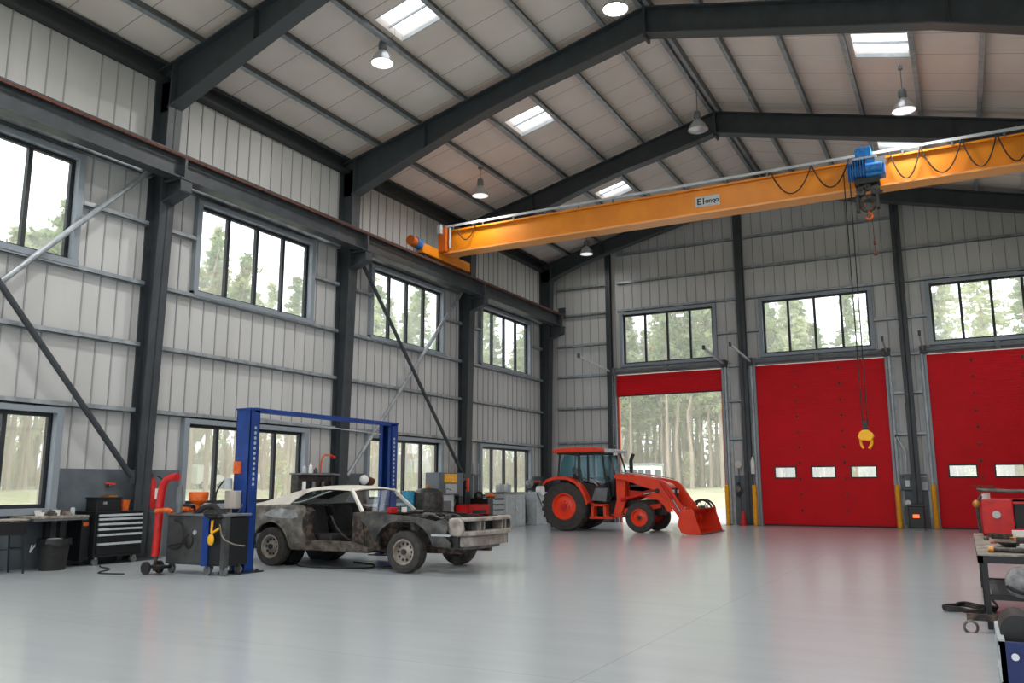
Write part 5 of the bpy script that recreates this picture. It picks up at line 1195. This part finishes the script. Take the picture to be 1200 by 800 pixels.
# ================================================================== WORK BENCH IN FRONT
BX0, BX1, BY0, BY1, BZ_ = 14.47, 15.55, -20.6, -16.7, .72
t = thing('work_bench', 'long black framed work bench with worn grey top in front of the red door', 'work bench', (15, -19, 0))
MB().box(BX0, BX1, BY0, BY1, BZ_ - .02, BZ_).build('bench_top', 'wood', t, bevel=.004)
f = MB().box(BX0, BX1, BY0, BY0 + .05, BZ_ - .09, BZ_ - .02).box(BX0, BX0 + .05, BY0, BY1, BZ_ - .09, BZ_ - .02).box(BX0, BX1, BY1 - .05, BY1, BZ_ - .09, BZ_ - .02).build('top_frame', 'black', t)
for x in (BX0 + .06, BX1 - .06):
    for y in (BY0 + .04, -18.9, BY1 - .1): MB().box(x - .024, x + .024, y - .024, y + .024, 0, BZ_ - .09).build('leg', 'black', t)
MB().box(BX0 + .06, BX1, BY0 + .02, BY0 + .06, .28, .33).build('lower_rail', 'black', t); MB().box(BX0 + .06, BX1, -18.92, -18.86, .28, .33).build('lower_rail', 'black', t); MB().box(BX0 + .1, BX1, BY0 + .05, -18.9, .3, .32).build('lower_shelf', 'grey', t)
MB().bar((BX0 + .06, BY0 + .05, .6), (BX0 + .06, BY0 + .9, .05), .03).bar((BX0 + .4, BY0 + .02, .33), (BX0 + .75, BY0 + .02, .62), .03).build('diagonal_stay', 'black', t)
t = thing('foot_vise', 'rusty horizontal bar with hanging ring at the near foot of the work bench', 'ring bar', (14.45, -21.05, .1))
MB().bar((14.33, -20.8, .14), (14.62, -20.8, .14), .06).build('bar', 'rusty', t); MB().lathe([(.055, -.01), (.07, 0), (.055, .01), (.045, 0), (.055, -.01)], (14.36, -20.85, .05), 'y', 20).build('ring', 'dull', t, smooth=True); MB().box(14.55, 14.68, -20.86, -20.7, 0, .12).build('foot', 'black', t)
# red machine at the far end of the bench
t = thing('red_engine_unit', 'red boxy engine unit with black opening on the far end of the work bench', 'engine unit', (15.2, -17.1, BZ_))
MB().box(14.58, 14.96, -17.35, -16.8, BZ_ + .01, 1.2).build('red_housing', 'redp', t, bevel=.02)
MB().box(14.96, 15.6, -17.35, -17.3, BZ_ + .01, .82).box(14.96, 15.6, -17.35, -17.3, 1.14, 1.2).box(14.96, 15.6, -16.85, -16.8, BZ_ + .01, 1.2).box(14.96, 15.6, -17.35, -16.8, 1.17, 1.2).build('red_frame', 'redp', t)
MB().box(14.97, 15.6, -17.26, -16.9, BZ_ + .02, 1.15).build('black_core', 'black', t)
for k in range(3): MB().cyl((15.2 + k * .13, -17.28, .98 - .05 * (k % 2)), (15.2 + k * .13, -17.25, .98), .04).build('core_nut', 'dull', t)
MB().cyl((14.76, -17.37, 1.0), (14.76, -17.34, 1.0), .048, n=20).build('gauge', 'lgrey', t); MB().tube([(14.56, -17.3, 1.33), (14.9, -17.3, 1.3), (15.6, -17.3, 1.3)], .028, 10).build('top_pipe', 'dull', t, smooth=True)
MB().tube([(14.56, -17.36, .76), (14.54, -17.36, 1.14), (14.6, -17.34, 1.24)], .022).build('side_pipe', 'dark_metal', t, smooth=True); MB().ball((14.54, -17.36, 1.14), .05, 10).build('brass_fitting', 'brass', t, smooth=True)
MB().cyl((14.66, -17.2, 1.2), (14.66, -17.2, 1.27), .05).build('filler_cap', 'white', t); MB().box(14.5, 14.78, -17.33, -17.27, 1.36, 1.38).build('tee_handle', 'rust', t); MB().cyl((14.6, -17.3, 1.28), (14.6, -17.3, 1.37), .018).build('tee_stem', 'rust', t)
MB().ball((15.35, -17.3, 1.31), .06, 10, (1.6, 1, 1)).build('coupling', 'dark_metal', t, smooth=True)
# parts on the bench top
PT = [('bearing_ring', 14.78, -17.9, 'rusty', 'rusty ring shaped part on the bench, nearest the red unit'), ('metal_bowl', 14.85, -19.4, 'dull', 'shallow metal bowl on the middle of the bench'), ('spanner', 14.72, -20.0, 'chrome', 'steel spanner lying along the bench near its front'),
      ('gear_housing', 15.1, -18.6, 'black', 'black gear housing standing on the bench before the red unit'), ('rag_bundle', 15.0, -20.3, 'rag', 'grey rag bundle on the near end of the bench'), ('white_carton', 15.0, -17.8, 'white', 'white carton on the bench against the red unit'), ('copper_coil', 14.9, -18.5, 'brass', 'copper coloured coil on the bench beside the gear housing'), ('oil_jug', 14.98, -19.8, 'black_rubber', 'black jug lying on the bench behind the rag bundle')]
for nm, x, y, m_, lab in PT:
    z = BZ_; o = MB()
    if nm == 'bearing_ring': o.lathe([(.07, 0), (.12, 0), (.12, .06), (.07, .06), (.07, 0)], (x, y, z), 'z', 22)
    elif nm == 'metal_bowl': o.lathe([(.001, 0), (.1, 0), (.2, .05), (.21, .055), (.1, .012), (.001, .012)], (x, y, z), 'z', 26)
    elif nm == 'spanner': o.bar((x - .05, y - .2, z + .008), (x + .04, y + .2, z + .008), .03, .012).cyl((x - .055, y - .22, z), (x - .055, y - .22, z + .014), .035).cyl((x + .045, y + .22, z), (x + .045, y + .22, z + .014), .03)
    elif nm == 'gear_housing': o.lathe([(.001, 0), (.14, 0), (.14, .05), (.1, .08), (.1, .18), (.05, .2), (.001, .2)], (x, y, z), 'z', 20).box(x + .05, x + .26, y - .09, y + .09, z, z + .14)
    elif nm == 'rag_bundle': o.ball((x, y, z + .045), .13, 14, (1.4, 1, .38)).ball((x + .12, y + .05, z + .04), .09, 12, (1, 1, .45))
    elif nm == 'white_carton': o.box(x - .1, x + .1, y - .07, y + .07, z, z + .1)
    elif nm == 'copper_coil': [o.lathe([(.05, q * .02), (.07, q * .02 + .01), (.05, q * .02 + .018), (.045, q * .02 + .01), (.05, q * .02)], (x, y, z), 'z', 18) for q in range(3)]
    else: o.cyl((x - .12, y, z + .065), (x + .1, y + .03, z + .065), .06, n=16).cyl((x + .1, y + .03, z + .065), (x + .16, y + .035, z + .065), .025)
    tag(o.build(nm, m_, loc=(x, y, z), smooth=nm not in ('white_carton', 'spanner')), lab, 'bench part')
EX = [('socket', 14.6, -18.3, .03, 'dull', 'small steel socket at the bench edge, beside the copper coil'), ('red_puck', 14.66, -18.9, .035, 'redp', 'small red cap lying on the bench edge'), ('tin_lid', 14.62, -19.5, .05, 'lgrey', 'flat pale tin lid on the bench edge beside the metal bowl'),
      ('cream_pot', 14.9, -20.05, .04, 'cream', 'small cream pot on the bench between spanner and rag bundle'), ('brass_nut', 14.68, -20.25, .03, 'brass', 'brass nut on the near bench edge'), ('black_puck', 14.8, -19.0, .06, 'black', 'round black puck on the bench behind the metal bowl'),
      ('white_cup', 15.12, -19.2, .045, 'white', 'white cup on the bench beside the gear housing'), ('rust_flange', 14.68, -17.55, .06, 'rust', 'rusty flange on the bench next to the red unit')]
for k, (nm, x, y, r, m_, lab) in enumerate(EX):
    h = r * (1.3, .6, .25, 1.8, .8, .7, 2.2, .9)[k]
    tag(MB().lathe([(.001, 0), (r * .9, 0), (r, h * .4), (r * .85, h), (r * .4, h * .96), (.001, h * .8)], (x, y, BZ_), 'z', 6 if k == 4 else 16).build(nm, m_, loc=(x, y, BZ_), smooth=k != 4), lab, 'bench part')
t = thing('pipe_offcut', 'dark bent pipe offcut lying across the near bench corner', 'pipe', (14.8, -20.4, BZ_)); MB().curve([(14.6, -20.35, BZ_ + .025), (14.8, -20.42, BZ_ + .025), (15.0, -20.38, BZ_ + .025), (15.1, -20.5, BZ_ + .03)], .022, 8).build('tube', 'dark_metal', t, smooth=True); MB().cyl((14.58, -20.345, BZ_ + .025), (14.63, -20.36, BZ_ + .025), .03).build('nut', 'brass', t)
t = thing('welding_mask', 'grey welding mask with dark straps on the lower bench shelf', 'welding mask', (14.85, -20.6, .32))
MB().ball((14.82, -20.6, .46), .15, 18, (.9, .8, 1)).build('shell', 'rag', t, smooth=True); MB().curve([(14.7, -20.65, .42), (14.8, -20.74, .38), (14.95, -20.72, .36), (15.05, -20.6, .34)], .02).build('strap', 'black_rubber', t, smooth=True)
tag(MB().ball((15.1, -20.3, .42), .16, 14, (1.3, 1.2, .6)).build('dark_cloth', 'black_rubber', loc=(15.1, -20.3, .33), smooth=True), 'black cloth heap on the lower bench shelf behind the mask', 'cloth')
pts = []
for k in range(46):
    a = k * .42; r = .2 + .05 * math.sin(k * 1.7); pts.append((14.36 + r * math.cos(a) * 1.1, -19.35 + r * 1.5 * math.sin(a), .015 + .0011 * k))
pts += [(14.55, -19.2, .2), (14.52, -18.9, .5), (14.5, -18.7, .7)]
tag(MB().curve(pts, .013, 6, 3).build('cable_coil', 'black_rubber', loc=(14.28, -19.35, 0), smooth=True), 'coil of black cable on the floor at the side of the work bench', 'cable')

# blue parts cart
t = thing('parts_cart', 'navy blue parts cart with pale rim in front of the work bench', 'cart', (15, -24.6, 0))
cx0, cx1, cy0, cy1, ct = 14.5, 15.5, -25.1, -24.4, .6
MB().box(cx0, cx1, cy0, cy0 + .02, .16, ct).build('front_panel', 'navy', t, bevel=.004); MB().box(cx0 + .01, cx0 + .03, cy0 + .05, cy1 - .05, .5, ct - .02).box(cx0 + .01, cx0 + .03, cy0 + .05, cy1 - .05, .2, .32).build('side_panel', 'navy', t)
MB().box(cx0, cx0 + .03, cy0, cy1, ct - .02, ct + .01).box(cx0, cx1, cy1 - .03, cy1, ct - .02, ct + .01).box(cx0, cx0 + .03, cy0, cy0 + .03, .1, ct).box(cx0, cx0 + .03, cy1 - .03, cy1, .1, ct).box(cx0, cx0 + .03, cy0, cy1, .36, .4).build('rim_frame', 'lgrey', t)
MB().box(cx0 + .03, cx1, cy0 + .02, cy1 - .03, ct - .08, ct - .06).build('tray', 'grey', t); MB().box(cx0 + .03, cx1, cy0 + .02, cy1 - .03, .14, .16).build('bottom_shelf', 'grey', t)
MB().cyl((14.57, cy0 - .02, .53), (14.57, cy0, .53), .018, n=16).build('lock_knob', 'chrome', t); MB().box(14.78, 15.2, cy0 - .004, cy0, .2, .36).build('paper_label', 'card', t)
for x in (14.58, 15.4):
    for y in (cy0 + .08, cy1 - .08): MB().cyl((x - .02, y, .06), (x + .02, y, .06), .06, n=16).build('castor', 'black_rubber', t)
t = thing('grinder_motor', 'black motor with rusty face lying in the tray of the navy cart', 'motor', (14.72, -24.7, ct - .06))
MB().cyl((14.6, -24.6, ct + .03), (14.6, -24.95, ct + .03), .085, n=18).build('casing', 'black', t, smooth=True); MB().cyl((14.66, -24.72, ct + .05), (14.74, -24.72, ct + .05), .08, n=18).build('rusty_face', 'rusty', t, smooth=True)
tag(MB().box(14.72, 15.1, -24.95, -24.75, ct - .06, ct + .06).build('parts_carton', 'card', loc=(14.9, -24.85, ct - .06), bevel=.005), 'brown and white carton in the tray of the navy cart', 'carton')
tag(MB().prism([(14.72, ct + .06), (15.0, ct + .06), (15.0, ct + .1), (14.76, ct + .11)], 'y', -24.7, -24.45).build('grey_duct', 'lgrey', loc=(14.85, -24.6, ct + .06)), 'bent grey sheet metal piece on the navy cart behind the carton', 'sheet metal')

# ------------------------------------------------------------------ haze volume over the forest, added to pale and brighten it
m = bpy.data.materials.new('forest_haze'); m.use_nodes = True; n = m.node_tree.nodes; n.remove(n['Principled BSDF'])
v = n.new('ShaderNodeVolumeScatter'); v.inputs['Color'].default_value = (1, 1, 1, 1); v.inputs['Density'].default_value = .012; v.inputs['Anisotropy'].default_value = .2
m.node_tree.links.new(v.outputs[0], n['Material Output'].inputs['Volume']); M['haze'] = m
o = MB().box(-75, 60, 28, 88, -.5, 17).build('forest_haze', 'haze'); o['kind'] = 'structure'
o = MB().box(-75, -16, -60, 27.9, -.5, 17).build('forest_haze', 'haze'); o['kind'] = 'structure'
SC.cycles.volume_bounces = 2
